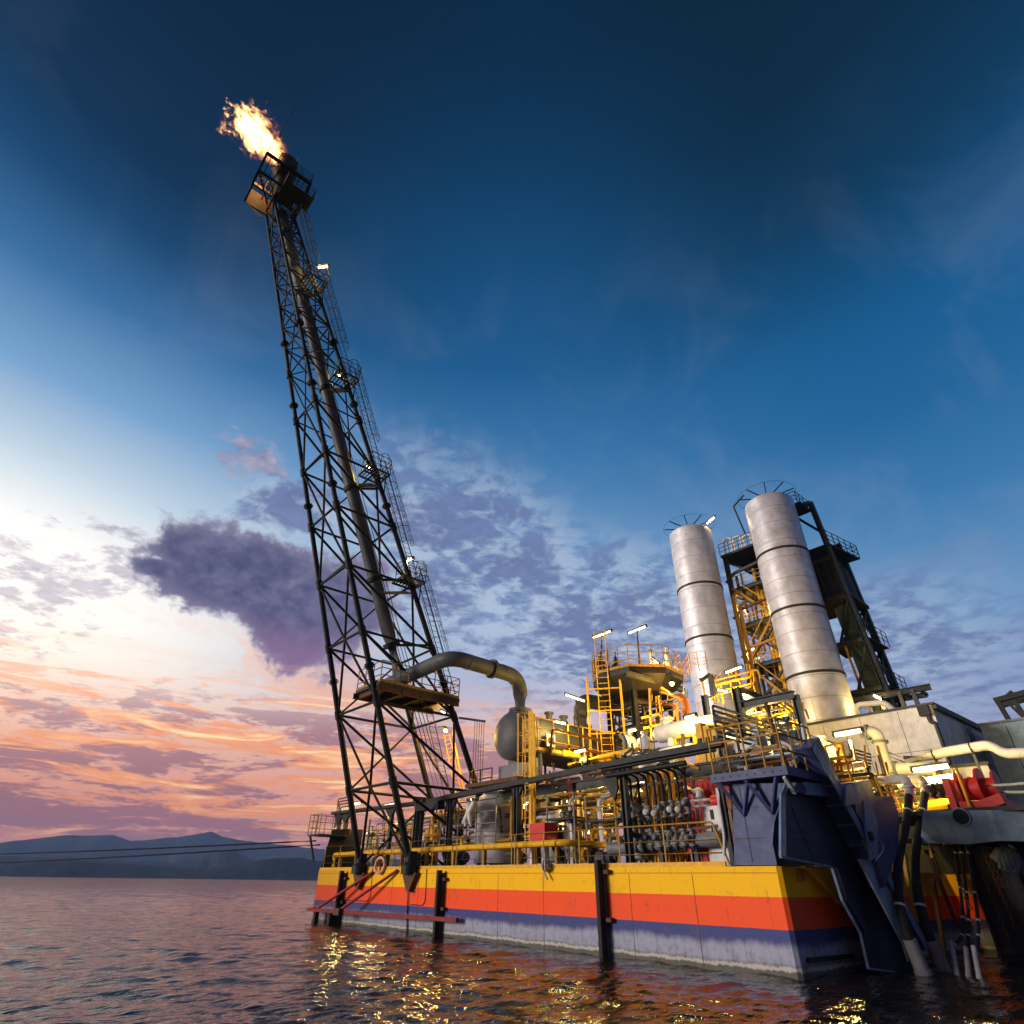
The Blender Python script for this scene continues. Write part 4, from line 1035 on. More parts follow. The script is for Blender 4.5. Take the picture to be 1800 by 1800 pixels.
# the leaning girder that runs from the pedestal down into the water
gd = thing('leaning_girder', 'dark blue plate girder leaning from the corner pedestal down into the water', 'girder', (.7, 1, 3))
Xg = .62
web = [(1372, 1398), (1400, 1330), (1420, 1361), (1504, 1509), (1592, 1672), (1597, 1712), (1526, 1702), (1512, 1640), (1480, 1582), (1462, 1524), (1372, 1506)]
MB().prism([P(u, v, x=Xg) for u, v in web], (.16, 0, 0)).build('web_plate', 'navy', gd)  # web takes the darker blue, its shade put into the colour
for (ua, va), (ub, vb_) in zip(web[5:]+web[:1], web[6:]+web[:2]):
    MB().bar(P(ua, va, x=Xg+.17), P(ub, vb_, x=Xg+.17), .07, .05).build('edge_highlight', 'blue2', gd)  # pale strips paint the light on the web's edges
for (ua, va, ub, vb_) in ((1392, 1420, 1432, 1515), (1420, 1400, 1530, 1640), (1385, 1470, 1440, 1470), (1420, 1440, 1450, 1440), (1482, 1560, 1530, 1560), (1520, 1640, 1575, 1640)):
    MB().bar(P(ua, va, x=Xg+.165), P(ub, vb_, x=Xg+.165), .03, .02).build('weld_line', 'blue', gd)
fl = [P(u, v, x=Xg+.16) for u, v in ((1398, 1322), (1420, 1361), (1470, 1447), (1504, 1509), (1548, 1590), (1592, 1668))]
fm = MB()
for a_, b_ in zip(fl, fl[1:]):
    fm.prism([a_, b_, b_+V((.62, 0, 0)), a_+V((.62, 0, 0))], (0, .05, .03))
fm.build('flange', 'blue', gd)
for k in range(9):
    q = fl[0]+(fl[-1]-fl[0])*(.08+.1*k); d = (fl[-1]-fl[0]).normalized(); nn = d.cross(V((1, 0, 0))).normalized()
    if nn.z < 0: nn = -nn
    MB().prism([q+V((.02, 0, 0)), q+V((.6, 0, 0)), q+V((.02, 0, 0))+nn*.55], d*.03).build('stiffener', 'blue2', gd)
a_, b_ = fl[0]+V((.62, 0, .05)), fl[-1]+V((.62, 0, .05)); MB().bar(a_, b_, .04, .30, nn).build('lit_edge_strip', 'blue2', gd)  # pale strip standing in for light along the flange edge
MB().prism([P(1395, 1318, x=Xg+.2), P(1412, 1300, x=Xg+.2), P(1450, 1380, x=Xg+.2), P(1448, 1400, x=Xg+.2)], (.5, 0, 0)).build('head_box', 'blue', gd)
MB().prism([P(1402, 1376, x=Xg+.17), P(1440, 1380, x=Xg+.17), P(1447, 1402, x=Xg+.17), P(1402, 1398, x=Xg+.17)], (.25, 0, 0)).build('gusset', 'blue2', gd)
MB().bar(P(1378, 1366, x=Xg+.3), P(1398, 1394, x=Xg+.3), .08).build('brace', 'light', gd)
MB().prism([P(1506, 1510, x=1.25), P(1560, 1511, x=1.25), P(1568, 1580, x=1.25), P(1594, 1690, x=1.25), P(1585, 1660, x=1.25)], (.06, 0, 0)).build('lower_plate', 'bluegrey', gd)
MB().bar(P(1518, 1478, x=1.3), P(1536, 1508, x=1.3), .12).build('brace', 'bluegrey', gd)
t = thing('hull_strut', 'short ochre strut angled across the yellow and red hull side at the corner', 'strut', (.1, 1.5, 2))
MB().bar(P(1410, 1524, x=.18), P(1480, 1590, x=.22), .18, .08).build('strut', 'yellow', t)
MB().box(.004, .12, .9, 1.1, 2.1, 2.42).build('pad', 'tan', t)
# waterline ledge on the right side
t = thing('hull_ledge', 'dark slot of a rubbing strake near the waterline by the corner', 'strake', (.1, 3, .5))
p0, p1 = P(1422, 1688, x=.08), P(1500, 1680, x=.08); MB().bar(p0, p1, .12, .10).build('strake', 'dark', t)
t = thing('mooring_davit', 'blue mooring arm with stepped casting behind the leaning girder', 'mooring arm', (1.2, 4.5, 3))
arm = [(1476, 1378), (1504, 1372), (1512, 1402), (1545, 1402), (1556, 1440), (1552, 1500), (1540, 1520), (1527, 1560), (1515, 1520), (1500, 1460), (1478, 1430)]
MB().prism([P(u, v, x=1.0) for u, v in arm], (.45, 0, 0)).build('arm_plate', 'blue', t)
MB().prism([P(u, v, x=1.48) for u, v in ((1484, 1380), (1504, 1377), (1508, 1412), (1484, 1416))], (.06, 0, 0)).build('face_plate', 'blue2', t)
MB().prism([P(u, v, x=1.48) for u, v in ((1515, 1408), (1528, 1408), (1540, 1450), (1540, 1505), (1528, 1512), (1518, 1450))], (.06, 0, 0)).build('face_plate', 'blue2', t)
c = P(1530, 1470, x=1.56); MB().lathe(c, (1, 0, 0), [(0, 0), (.13, 0), (.13, .06), (0, .06)], 14).build('pin', 'dark', t)
MB().sweep([P(1545+8*math.sin(k/3.0), 1475+k*3.2, x=1.6) for k in range(13)], .018, 5).build('hanging_wire', 'light', t)
# sponson (dark hull beyond), platform with fairlead, winch
sp_ = bpy.data.objects['hull_sponson']
MB().prism([(.05, 13.3, -1.5), (6.6, 12.6, -1.5), (9, 15.5, -1.5), (9, 40, -1.5), (.05, 40, -1.5)], (0, 0, 5.0)).build('hull', 'navy', sp_)  # shade below the overhang is put into the dark navy colour
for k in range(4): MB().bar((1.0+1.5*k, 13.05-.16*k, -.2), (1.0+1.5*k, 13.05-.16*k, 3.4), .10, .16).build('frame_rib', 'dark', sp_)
t = thing('fairlead_platform', 'blue grey overhanging platform edge with a round fairlead hole', 'platform', (2.5, 7, 3.3))
fz0, fz1, fy = 3.34, 4.22, 7.0
fp = [P(u, v, y=fy) for u, v in ((1622, 1425), (1742, 1424), (1757, 1478), (1700, 1484), (1618, 1482))]
hc = P(1690, 1436, y=fy)
MB().prism(fp, (0, .08, 0)).build('front_plate', 'bluegrey', t)
fq = [P(1742, 1424, y=fy), P(1757, 1478, y=fy)]
MB().prism([fq[0], fq[1], fq[1]+V((2.3, 1.0, -.1)), fq[0]+V((2.1, 1.0, -.1))], (.02, -.05, 0)).build('chamfer_plate', 'bluegrey', t)
MB().lathe(hc-V((0, .02, 0)), (0, -1, 0), [(0, 0), (.24, 0), (.24, .012), (0, .012)], 24).build('fairlead_hole', 'dark', t)
MB().ring(hc-V((0, .04, 0)), (0, 1, 0), .25, .03, 24, 8).build('fairlead_rim', 'bluegrey', t)
MB().box(-.05, 5.6, fy+.08, 13.2, 4.05, 4.2).build('deck', 'deck', t)
MB().box(.0, 5.4, fy+.3, 13.1, 3.4, 3.6).build('under_beam', 'dark', t)
t = thing('mooring_winch', 'red mooring winch drum with flanges at right edge', 'winch', (3.6, 8.2, 4.2))
w0, w1 = P(1696, 1395, y=8), P(1752, 1392, y=8)
cz = 4.85
MB().lathe((w0.x-.1, 8.1, cz), (1, 0, 0), [(0, 0), (.55, 0), (.55, .08), (.34, .08), (.36, .62), (.62, .62), (.62, .70), (.30, .70), (.30, 1.05), (.5, 1.05), (.5, 1.12), (0, 1.12)], 26, False).build('drum', 'red', t)
MB().box(w0.x-.2, w0.x+1.1, 7.7, 8.7, 4.2, 4.45).build('base', 'red', t)
MB().box(w0.x-.45, w0.x-.25, 7.6, 8.6, 4.2, 5.2).build('brake_housing', 'red', t)
MB().bar((w0.x+.3, 7.55, 4.25), (w0.x+1.1, 7.5, 4.45), .06, .3, (0, 0, 1)).build('guard_plate', 'red', t)
for k, (v0, v1) in enumerate(((1381, 1372), (1392, 1389))):
    t = thing('mooring_rope', ['upper pale rope running right from the red winch', 'lower pale rope running right from the red winch'][k], 'rope', P(1740, v0, y=7.6), 'pale ropes at the winch')
    a_, b_ = P(1735+25*k, v0, y=7.6), P(1840, v1, y=7.2); MB().sweep([a_+(b_-a_)*(i/8)-V((0, 0, .03*math.sin(math.pi*i/8))) for i in range(9)], .045, 8).build('rope', 'rope', t)
t = thing('access_ladder', 'bright yellow braced ladder tower beside the black hoses', 'ladder', P(1545, 1400, x=.6))
for du in (0, 14, 26):
    MB().bar(P(1538+du, 1366+3*du/14, x=.5), P(1572+du*.6, 1452-3*du/14, x=.5), .07).build('rail', 'yellow', t)
for k in range(8):
    f_ = k/7; MB().bar(P(1540+32*f_, 1370+78*f_, x=.5), P(1566+24*f_, 1374+66*f_, x=.5), .045).build('rung', 'yellow', t)
# hoses hanging down the right side
def hose(path, r, label, group, cuff, clips, cm='white'):
    t = thing('hose', label, 'hose', path[0], group)
    pts_ = []
    n_ = 40; m_ = len(path)
    for i in range(n_+1):                                                  # Catmull-Rom
        f_ = i/n_*(m_-1); k = min(int(f_), m_-2); u_ = f_-k
        p0, p1, p2, p3 = path[max(k-1, 0)], path[k], path[k+1], path[min(k+2, m_-1)]
        pts_.append(.5*((2*p1)+(p2-p0)*u_+(2*p0-5*p1+4*p2-p3)*u_*u_+(3*p1-p0-3*p2+p3)*u_**3))
    ho = MB().sweep(pts_, r, 14).build('hose_body', 'rubber', t)
    for f_ in clips:
        k = max(1, min(n_-1, int(f_*n_))); d = pts_[k+1]-pts_[k-1]
        MB().lathe(pts_[k], d, [(r*.98, -.03), (r*1.12, -.03), (r*1.12, .03), (r*.98, .03)], 14, False).build('band', cm, t)
    d = (pts_[-1]-pts_[-3]).normalized()
    MB().lathe(pts_[-1], d, [(0, -.62), (r*1.35, -.62), (r*1.4, .10), (r*1.6, .10), (r*1.6, .22), (0, .22)], 16, False).build('end_cuff', 'concrete', t)
    if cuff:
        d = (pts_[2]-pts_[0]).normalized(); MB().lathe(pts_[0], d, [(0, -.05), (r*1.1, -.05), (r*1.1, .42), (r, .42)], 16, False).build('coupling', 'light', t)
    return t
hoses = [([(1599, 1388), (1594, 1440), (1578, 1520), (1585, 1610), (1617, 1697)], .135, 'left of the two fat black hoses hanging into the water'),
         ([(1627, 1387), (1619, 1440), (1608, 1520), (1622, 1610), (1655, 1697)], .135, 'right of the two fat black hoses hanging into the water')]
for k, (pp, r, lab) in enumerate(hoses):
    path = []
    for i, (u, v) in enumerate(pp): path.append(P(u, v, x=1.35+.05*i if i else 1.35))
    t = hose(path, r, lab, 'fat black hoses', True, (.22, .70), 'white')
    e0 = path[0]; MB().pipe([e0+V((0, 0, .05)), e0+V((0, 0, .35)), e0+V((-1.0, .25, .42))], .15, 14, .28).build('elbow', 'light', t)
    MB().ring(e0+V((0, 0, .10)), (0, 0, 1), .18, .05, 18, 8).build('flange', 'light', t)
for k, (pp, lab) in enumerate((([(1668, 1415), (1680, 1500), (1690, 1580), (1692, 1640), (1676, 1665), (1680, 1700)], 'leftmost of three thin black hoses with white clips'),
                  ([(1679, 1425), (1690, 1500), (1701, 1590), (1703, 1640), (1700, 1680), (1702, 1706)], 'middle of three thin black hoses with white clips'),
                  ([(1688, 1422), (1702, 1500), (1716, 1590), (1720, 1640), (1716, 1680), (1720, 1708)], 'rightmost of three thin black hoses with white clips'))):
    hose([P(u, v, x=2.1+.25*k) for u, v in pp], .05, lab, 'thin black hoses', False, (.08, .22, .36, .5, .64, .78, .88), 'white')
for k, (u0, v0, u1, v1) in enumerate(((1706, 1484, 1712, 1690), (1724, 1484, 1736, 1640), (1744, 1486, 1762, 1600), (1660, 1484, 1664, 1600), (1730, 1484, 1728, 1560))):
    a_, b_ = P(u0, v0, x=2.6), P(u1, v1, x=2.6); b_ = V((a_.x+.1, a_.y+.1, b_.z))
    t = thing('hanging_chain', ['long rusty chain hanging among the thin hoses', 'rusty chain hanging just right of the thin hoses', 'rusty chain hanging farthest right under the platform', 'rusty chain hanging left of the thin hoses', 'short rusty chain right of the thin hoses'][k], 'chain', a_, 'chains under the fairlead platform')
    ch_ = MB(); n_ = max(6, int((a_-b_).length/.11))
    for i in range(n_):
        p = a_+(b_-a_)*(i+.5)/n_; ch_.ring(p, (1, 0, 0) if i % 2 else (0, 1, 0), .055, .016, 8, 4)
    ch_.build('links', 'brown', t)
# odd struts, hook and plates hanging in the shadow under the platform
t = thing('hanging_hook', 'pale steel hook bracket in the shade behind the hoses', 'hook', P(1640, 1480, x=1.2))
MB().pipe([P(1638, 1508, x=1.0), P(1628, 1470, x=1.0), P(1640, 1464, x=1.0), P(1648, 1482, x=1.0)], .05, 8, .1).build('hook', 'tan', t)
for k, (a_, b_, m_, lab) in enumerate((((1622, 1497), (1640, 1497), 'tan', 'short ochre crossbar in the shade behind the hoses'), ((1632, 1500), (1684, 1630), 'brown', 'long rusty strut slanting down the shaded hull side'), ((1588, 1500), (1612, 1650), 'tan', 'thin ochre strut between the two fat hoses'), ((1640, 1545), (1662, 1690), 'brown', 'dull strut right of the fat hoses near the water'), ((1782, 1470), (1800, 1530), 'tan', 'ochre strut at the right edge under the platform'))):
    t = thing('hull_strut', lab, 'strut', P(*a_, x=.7)); MB().bar(P(*a_, x=.7), P(*b_, x=.7), .11).build('strut', m_, t)
t = thing('side_plate', 'pale triangular plate hanging in the shade at far right', 'plate', P(1755, 1500, y=9))
MB().prism([P(u, v, y=9) for u, v in ((1738, 1505), (1752, 1488), (1766, 1512), (1764, 1518), (1752, 1516))], (0, .05, 0)).build('plate', 'light', t)
t = thing('hanging_tarp', 'bunched blue cloth hanging beside the pale triangular plate', 'tarpaulin', P(1775, 1500, y=9))
tm = MB()
for k in range(5): tm.sweep([P(1762+6*k+2*math.sin(j*1.3+k), 1482+j*9+2*k, y=9.0+.05*math.sin(j+k)) for j in range(6)], .11, 8)
tm.build('cloth', 'blue2', t)

t = thing('sky_gap_panel', 'dark panel added on the barge deck to block the sky gap behind the hoses', 'wall', (-1, 9, DZ))
MB().box(-4.5, -.15, 8.6, 8.8, DZ, 4.6).build('panel', 'dark', t)  # added dark filler, keeps the bright sky from showing through
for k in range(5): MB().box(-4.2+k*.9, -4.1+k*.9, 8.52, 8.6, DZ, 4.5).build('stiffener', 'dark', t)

t = thing('sky_gap_panel', 'dark panel added to close the sky gap under the fairlead platform', 'wall', (-3, 14, DZ))
MB().box(-9, .04, 14.0, 14.2, DZ, 5.6).build('panel', 'dark', t)  # second added filler, blocks the sky left visible past the first
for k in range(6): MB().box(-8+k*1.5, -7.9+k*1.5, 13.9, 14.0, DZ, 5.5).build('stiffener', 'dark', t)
# ------------------------------------------------------------------ upper deck level and its long dark edge beam
UZ = 6.0
t = thing('edge_gutter', 'long dark gutter beam on posts along the front of the process deck', 'beam', (-9, 1, DZ))
eg = MB(); ga_, gb_, gc_ = P(753, 1409, y=1.0), P(1060, 1346, y=1.0), P(1272, 1306, y=1.0)
for a_, b_ in ((ga_, gb_), (gb_, gc_)): eg.bar(a_, b_, .34, .20)
eg.build('beam', 'dark', t)
MB().box(ga_.x-.9, ga_.x+1.2, .8, 1.25, ga_.z-.42, ga_.z-.06).build('box_end', 'dark', t)
for u, v in ((792, 1400), (908, 1372), (1092, 1338), (735, 1402)):
    a_ = P(u, v, y=1.1); MB().ibeam((a_.x, 1.15, DZ), (a_.x, 1.15, a_.z), .24, .24, .03, (1, 0, 0)).build('post', 'mid', t)
    MB().prism([(a_.x-.55, 1.1, a_.z-.08), (a_.x+.55, 1.1, a_.z-.08), (a_.x+.13, 1.1, a_.z-.65), (a_.x-.13, 1.1, a_.z-.65)], (0, .12, 0)).build('post_head', 'dark', t)
t = thing('edge_gutter', 'dark arched deck beam under the foot of the flare tower', 'beam', (-25, 1.4, DZ))
q0, q1 = P(588, 1430, y=1.4), P(752, 1410, y=1.4)
MB().bar(q0, q1, .5, .16).build('beam', 'dark', t)
for u in (600, 612, 690, 742):
    a_ = P(u, 1424, y=1.5); MB().bar((a_.x, 1.5, DZ), (a_.x, 1.5, q0.z), .2).build('post', 'mid', t)
    MB().prism([(a_.x-.7, 1.35, q0.z-.05), (a_.x+.7, 1.35, q0.z-.05), (a_.x+.15, 1.35, q0.z-.6), (a_.x-.15, 1.35, q0.z-.6)], (0, .12, 0)).build('post_head', 'dark', t)
t = thing('process_deck', 'raised grating deck carrying the process equipment', 'deck', (-9, 7, UZ))
MB().box(-17.2, -1.6, 3.4, 20.8, UZ-.06, UZ).build('grating', 'grate', t)
for y in (3.4, 6.0, 9.0, 12.0, 16.0): MB().ibeam((-17.2, y, UZ-.25), (-1.6, y, UZ-.25), .2, .36).build('beam', 'mid', t)
for x in (-17.0, -14.0, -11.0, -8.0, -5.0, -2.0):
    MB().ibeam((x, 3.2, UZ-.25), (x, 20.6, UZ-.25), .18, .3).build('joist', 'mid', t)
    for y in (3.5, 9.0, 16): MB().ibeam((x, y, DZ), (x, y, UZ-.4), .24, .24, .03, (1, 0, 0)).build('column', 'tan' if int(-x) % 2 else 'mid', t)
t = thing('pipe_deck', 'lower raised deck of pipes behind the flare tower feet', 'deck', (-23, 6, 5.4))
MB().box(-28.6, -18.4, 5.0, 9.6, 5.35, 5.42).build('grating', 'grate', t)
for y in (5.0, 9.4): MB().ibeam((-28.6, y, 5.2), (-18.4, y, 5.2), .2, .3).build('beam', 'mid', t)
for x in (-28.2, -25, -22, -19):
    for y in (5.1, 9.3): MB().bar((x, y, DZ), (x, y, 5.2), .2).build('column', 'mid', t)
rails(t, [(-28.6, 5.0, 5.42), (-18.4, 5.0, 5.42)], 1.0, 2, 1.3, .022, 'tan')

# ------------------------------------------------------------------ big horizontal drum, its duct and gooseneck
TX, TR, TZ = -15.0, 1.20, 8.50
t = thing('knockout_drum', 'big grey horizontal drum with domed end below the flare duct', 'tank', (TX, 2.3, UZ))
MB().lathe((TX, 2.75, TZ), (0, 1, 0), [(0, -.42), (.35, -.40), (.75, -.29), (1.02, -.15), (TR, .06), (TR, 8.3), (1.0, 8.55), (0, 8.75)], 44).build('shell', 'duct', t)
for y in (3.5, 7.0, 10): MB().lathe((TX, y, TZ), (0, 1, 0), [(TR, -.04), (TR+.015, -.04), (TR+.015, .04), (TR, .04)], 44, False).build('weld_band', 'duct', t)
for y in (3.6, 9.4): MB().prism([(TX-1.05, y, UZ), (TX+1.05, y, UZ), (TX+1.0, y, TZ-.5), (TX+.6, y, TZ-1.0), (TX-.6, y, TZ-1.0), (TX-1.0, y, TZ-.5)], (0, .3, 0)).build('saddle', 'grey', t)
MB().box(TX-.95, TX+.95, 2.9, 3.9, UZ, UZ+1.1).build('plinth', 'grey', t)
MB().ring((TX-.45, 3.2, TZ+TR+.02), (0, 1, 0), .11, .035, 14, 6).build('lifting_lug', 'dark', t)
for x, y in ((TX+.35, 5.4), (TX+.3, 6.6)): MB().lathe((x, y, TZ+TR-.1), (0, 0, 1), [(.18, 0), (.18, .35), (.26, .35), (.26, .45), (0, .45)], 16, False).build('nozzle', 'duct', t)
MB().pipe([(TX+.4, 7.4, TZ+TR-.1), (TX+.4, 7.4, TZ+TR+.45), (TX+.4, 8.3, TZ+TR+.6)], .07, 8).build('vent_pipe', 'duct', t)
t = thing('drum_walkway', 'dark steel footing and rail left of the big drum', 'platform', (TX-.6, 2.0, UZ))
MB().box(TX-1.9, TX+2.1, 1.5, 2.7, UZ+.02, UZ+.2).build('step_deck', 'brown', t); rails(t, [(TX-2.9, 2.5, UZ+.1), (TX-1.0, 2.5, UZ+.1)], .9, 1, .9, .03, 'mid')
MB().bar((TX-2.9, 2.5, UZ+.05), (TX-1.0, 2.5, UZ+.05), .2).build('edge_beam', 'mid', t)
DX, DY = TX, 3.55
t = thing('flare_duct', 'thick grey duct rising from the big drum and bending across to the flare tower', 'pipe', (DX, DY, TZ+TR))
top = 11.72
dpts = [V((DX, DY, TZ+TR-.15)), V((DX, DY, top)), P(782, 1147, x=DX), P(668, 1198, y=-1.15), P(650, 1212, y=-.2)]
dp = MB(); dp.pipe(dpts[:2]+[V((DX, -1.25, top+.12)), V((-21.6, -1.15, 11.75)), V((-22.3, -.7, 11.6)), V((-22.2, -.1, 11.75))], .40, 22, 1.0, 9); d_o = dp.build('duct_run', 'duct', t)
MB().lathe((DX, DY, TZ+TR-.02), (0, 0, 1), [(.40, -.1), (.62, -.1), (.62, .05), (.55, .05), (.55, .14), (.62, .14), (.62, .28), (.40, .28)], 24, False).build('flange', 'duct', t)
for y in (1.5,): MB().lathe((DX, y, top+.06), (0, 1, 0), [(.40, -.08), (.52, -.08), (.52, -.015), (.41, -.015), (.41, .015), (.52, .015), (.52, .08), (.40, .08)], 24, False).build('flange', 'duct', t)
for y in (2.2, -.2): MB().lathe((DX, y, top+.05), (0, 1, 0), [(.40, -.02), (.412, -.02), (.412, .02), (.40, .02)], 24, False).build('weld_ring', 'mid', t)
for x in (-16.6, -19.4): MB().lathe((x, -1.2, 11.8), (1, 0, 0), [(.40, -.03), (.415, -.03), (.415, .03), (.40, .03)], 24, False).build('weld_ring', 'mid', t)
vv = MB(); vv.tube((-20.6, -1.2, 12.1), (-20.6, -1.2, 12.75), .05, 6); vv.ring((-20.6, -1.2, 12.75), (0, 0, 1), .14, .025, 12, 5); vv.build('small_valve', 'dark', t)
t = thing('gooseneck_duct', 'grey gooseneck duct curving from the drum back into the valve tower', 'pipe', (TX, 8.4, TZ+TR))
MB().pipe([(TX, 8.4, TZ+TR-.2), (TX, 8.4, 11.35), (TX+.3, 13.2, 11.5)], .42, 20, 1.0, 9).build('duct_run', 'duct', t)
MB().lathe((TX, 8.4, TZ+TR), (0, 0, 1), [(.42, -.1), (.60, -.1), (.60, .12), (.42, .12)], 22, False).build('flange', 'duct', t)

# gallery beside the drum, ladder with cage in front of its end
gy = thing('drum_gallery', 'yellow railed gallery running along the right flank of the big drum', 'gallery', (-13.0, 6, UZ))
GZ = 7.45
MB().box(-13.7, -12.55, 2.6, 10.6, GZ-.10, GZ).build('walkway', 'grate', gy)
rails(gy, [(-13.7, 2.6, GZ), (-12.6, 2.6, GZ), (-12.6, 9.2, GZ)], 1.55, 2, 1.15, .028, 'yellow', None, False, 'post', True)
MB().pipe([(-12.5, 3.4, GZ-.05), (-12.5, 3.5, GZ+1.12), (-12.5, 9.3, GZ+1.0), (-12.5, 9.6, GZ+.05)], .065, 10, .3).build('service_pipe', 'brown', gy)
MB().pipe([(-12.45, 3.3, GZ-.6), (-12.45, 3.3, GZ+.42), (-12.45, 9.3, GZ+.3)], .055, 10, .3).build('service_pipe', 'brown', gy)
for y in (2.8, 5.2, 7.6, 10.2): MB().bar((-12.65, y, UZ), (-12.65, y, GZ-.1), .14).build('leg', 'mid', gy)
for y in (4.3, 6.9): MB().box(-12.58, -12.52, y, y+1.3, GZ-.02, GZ+.22).build('kick_plate', 'yellow', gy)
t = thing('caged_ladder', 'yellow ladder in a hooped cage in front of the drum end', 'ladder', (-13.1, 2.4, DZ))
ladder(t, (-13.0, 2.35, DZ), (-13.0, 2.35, 9.1), .5, (1, 0, 0), .024, .3, 'yellow', (0, -1, 0))
MB().bar((-12.55, 2.1, DZ), (-12.55, 2.1, 9.2), .17).build('stile_post', 'yellow', t)
t = thing('small_panel', 'small dark control panel on the gallery beside the drum', 'panel', (-12.7, 4.4, GZ))
MB().box(-13.62, -13.5, 4.1, 4.7, GZ+.5, GZ+1.1).build('box', 'light', t); MB().box(-13.5, -13.47, 4.2, 4.6, GZ+.65, GZ+.95).build('screen', 'dark', t)

# ------------------------------------------------------------------ valve tower: octagonal platform on columns
ML, MR = P(1042, 1192, z=12.2), P(1197, 1196, z=12.2)
MC = (ML+MR)/2; MRAD = (MR-ML).length/2
vt = thing('valve_tower', 'octagonal railed platform tower crowded with relief valves', 'tower', (MC.x, MC.y, UZ))
oct_ = [V((MC.x+MRAD*math.cos(a_), MC.y+MRAD*math.sin(a_), 12.2)) for a_ in [math.pi/8+k*math.pi/4+.12 for k in range(8)]]
o = MB().prism([p-V((0, 0, .35)) for p in oct_], (0, 0, .35)).build('platform', 'dark', vt)
inn = [V((MC.x+(p.x-MC.x)*.72, MC.y+(p.y-MC.y)*.72, 11.1)) for p in oct_]
uf = MB()
for a_, b_, c_, d_ in zip(oct_, oct_[1:]+oct_[:1], inn, inn[1:]+inn[:1]): uf.add([a_-V((0, 0, .35)), b_-V((0, 0, .35)), d_, c_], [(0, 1, 2, 3)])
uf.add(inn, [list(range(8))]); uf.build('skirt', 'dark', vt)
rails(vt, oct_, 1.25, 2, .75, .028, 'tan', None, True, 'railing_post', True)
for a_ in (.5, 2.07, 3.64, 5.21):
    p = V((MC.x+1.75*math.cos(a_), MC.y+1.75*math.sin(a_), 0)); MB().ibeam((p.x, p.y, UZ), (p.x, p.y, 11.4), .28, .28, .04, (1, 0, 0)).build('column', 'dark', vt)
for z_ in (7.6, 9.2, 10.5):
    pp = [V((MC.x+1.75*math.cos(a_), MC.y+1.75*math.sin(a_), z_)) for a_ in (.5, 2.07, 3.64, 5.21)]
    for a_, b_ in zip(pp, pp[1:]+pp[:1]): MB().ibeam(a_, b_, .2, .24).build('beam', 'mid' if z_ < 9 else 'dark', vt)
    MB().bar(pp[0], pp[2]+V((0, 0, 1.2)), .12).build('brace', 'dark', vt)
lp = P(1128, 1312, y=MC.y-2.6)
la, lb = V((MC.x-.3, MC.y-MRAD-.1, UZ+.6)), V((MC.x-.3, MC.y-MRAD-.1, 14.6))
ladder(vt, la, lb, .62, (.8, .6, 0), .03, .33, 'yellow', None)
for s_ in (-.9, .95): MB().bar(la+V((s_*.8, s_*.6, 0)), la+V((s_*.8, s_*.6, 5.3)), .09).build('ladder_guard', 'yellow', vt)
for z_ in (7.6, 8.8, 10.0, 11.2): MB().bar(la+V((-.8, -.6, z_-UZ-.6)), la+V((.8, .6, z_-UZ-.6)), .06).build('guard_hoop', 'yellow', vt)
cgm = MB()
for k in range(3): cgm.ring((MC.x-1.3, MC.y-1.6, 12.6+.55*k), (0, 0, 1), .5, .02, 18, 5)
for k in range(8): cgm.bar((MC.x-1.3+.5*math.cos(k*.785), MC.y-1.6+.5*math.sin(k*.785), 12.2), (MC.x-1.3+.5*math.cos(k*.785), MC.y-1.6+.5*math.sin(k*.785), 13.75), .03)
cgm.build('hatch_cage', 'tan', vt)
def relief_valve(x, y, h, label, m='grey'):
    t = thing('relief_valve', label, 'valve', (x, y, 12.2), 'relief valves on the valve tower')
    MB().lathe((x, y, 12.2), (0, 0, 1), [(.12, 0), (.12, .4), (.24, .4), (.24, .5), (.16, .52), (.20, .75), (.2, 1.0), (.27, 1.02), (.27, 1.12), (.13, 1.15), (.12, h), (.05, h+.04), (.04, h+.45), (0, h+.47)], 18).build('body', m, t)
    MB().pipe([(x, y, 12.95), (x+.5, y+.3, 12.95), (x+.5, y+.3, 12.25)], .1, 10, .15).build('outlet', m, t)
    MB().ring((x, y, 12.2+h+.1), (0, 0, 1), .12, .02, 12, 5).build('handwheel', 'dark', t)
right_v = V((CX.x, CX.y, 0))
for k, (s_, d_, h_, lab) in enumerate(((1.15, .6, 1.9, 'tallest slim relief valve on the octagonal platform'), (2.0, .2, 1.6, 'slim relief valve nearest the right railing of the octagonal platform'), (.55, 1.2, 1.2, 'stubby relief valve beside the glowing lamp on the octagonal platform'), (-1.0, .9, 1.5, 'dark relief valve left of the ladder top on the octagonal platform'), (-2.0, .4, 1.35, 'short relief valve at the left railing of the octagonal platform'))):
    p = MC+right_v*s_+V((-CX.y, CX.x, 0))*d_
    relief_valve(p.x, p.y, h_, lab, 'dark' if k > 2 else 'light')
pipes_t = thing('tower_pipes', 'orange pipe with elbow dropping beside the valve tower', 'pipe', P(1205, 1230, y=8))
MB().pipe([P(1163, 1214, y=8), P(1203, 1228, y=8), P(1210, 1275, y=8)], .20, 14, .3).build('pipe_run', 'orange', pipes_t)
t = thing('tower_pipes', 'slender orange pipe cranked between valve tower and white vessel', 'pipe', P(1185, 1250, y=7.5))
MB().pipe([P(1160, 1240, y=7.5), P(1182, 1238, y=7.5), P(1194, 1252, y=7.5), P(1196, 1290, y=7.5)], .06, 8, .15).build('pipe_run', 'orange', t)
t = thing('pipe_stand', 'glowing yellow steel frame at the foot of the valve tower', 'frame', P(1150, 1300, y=7))
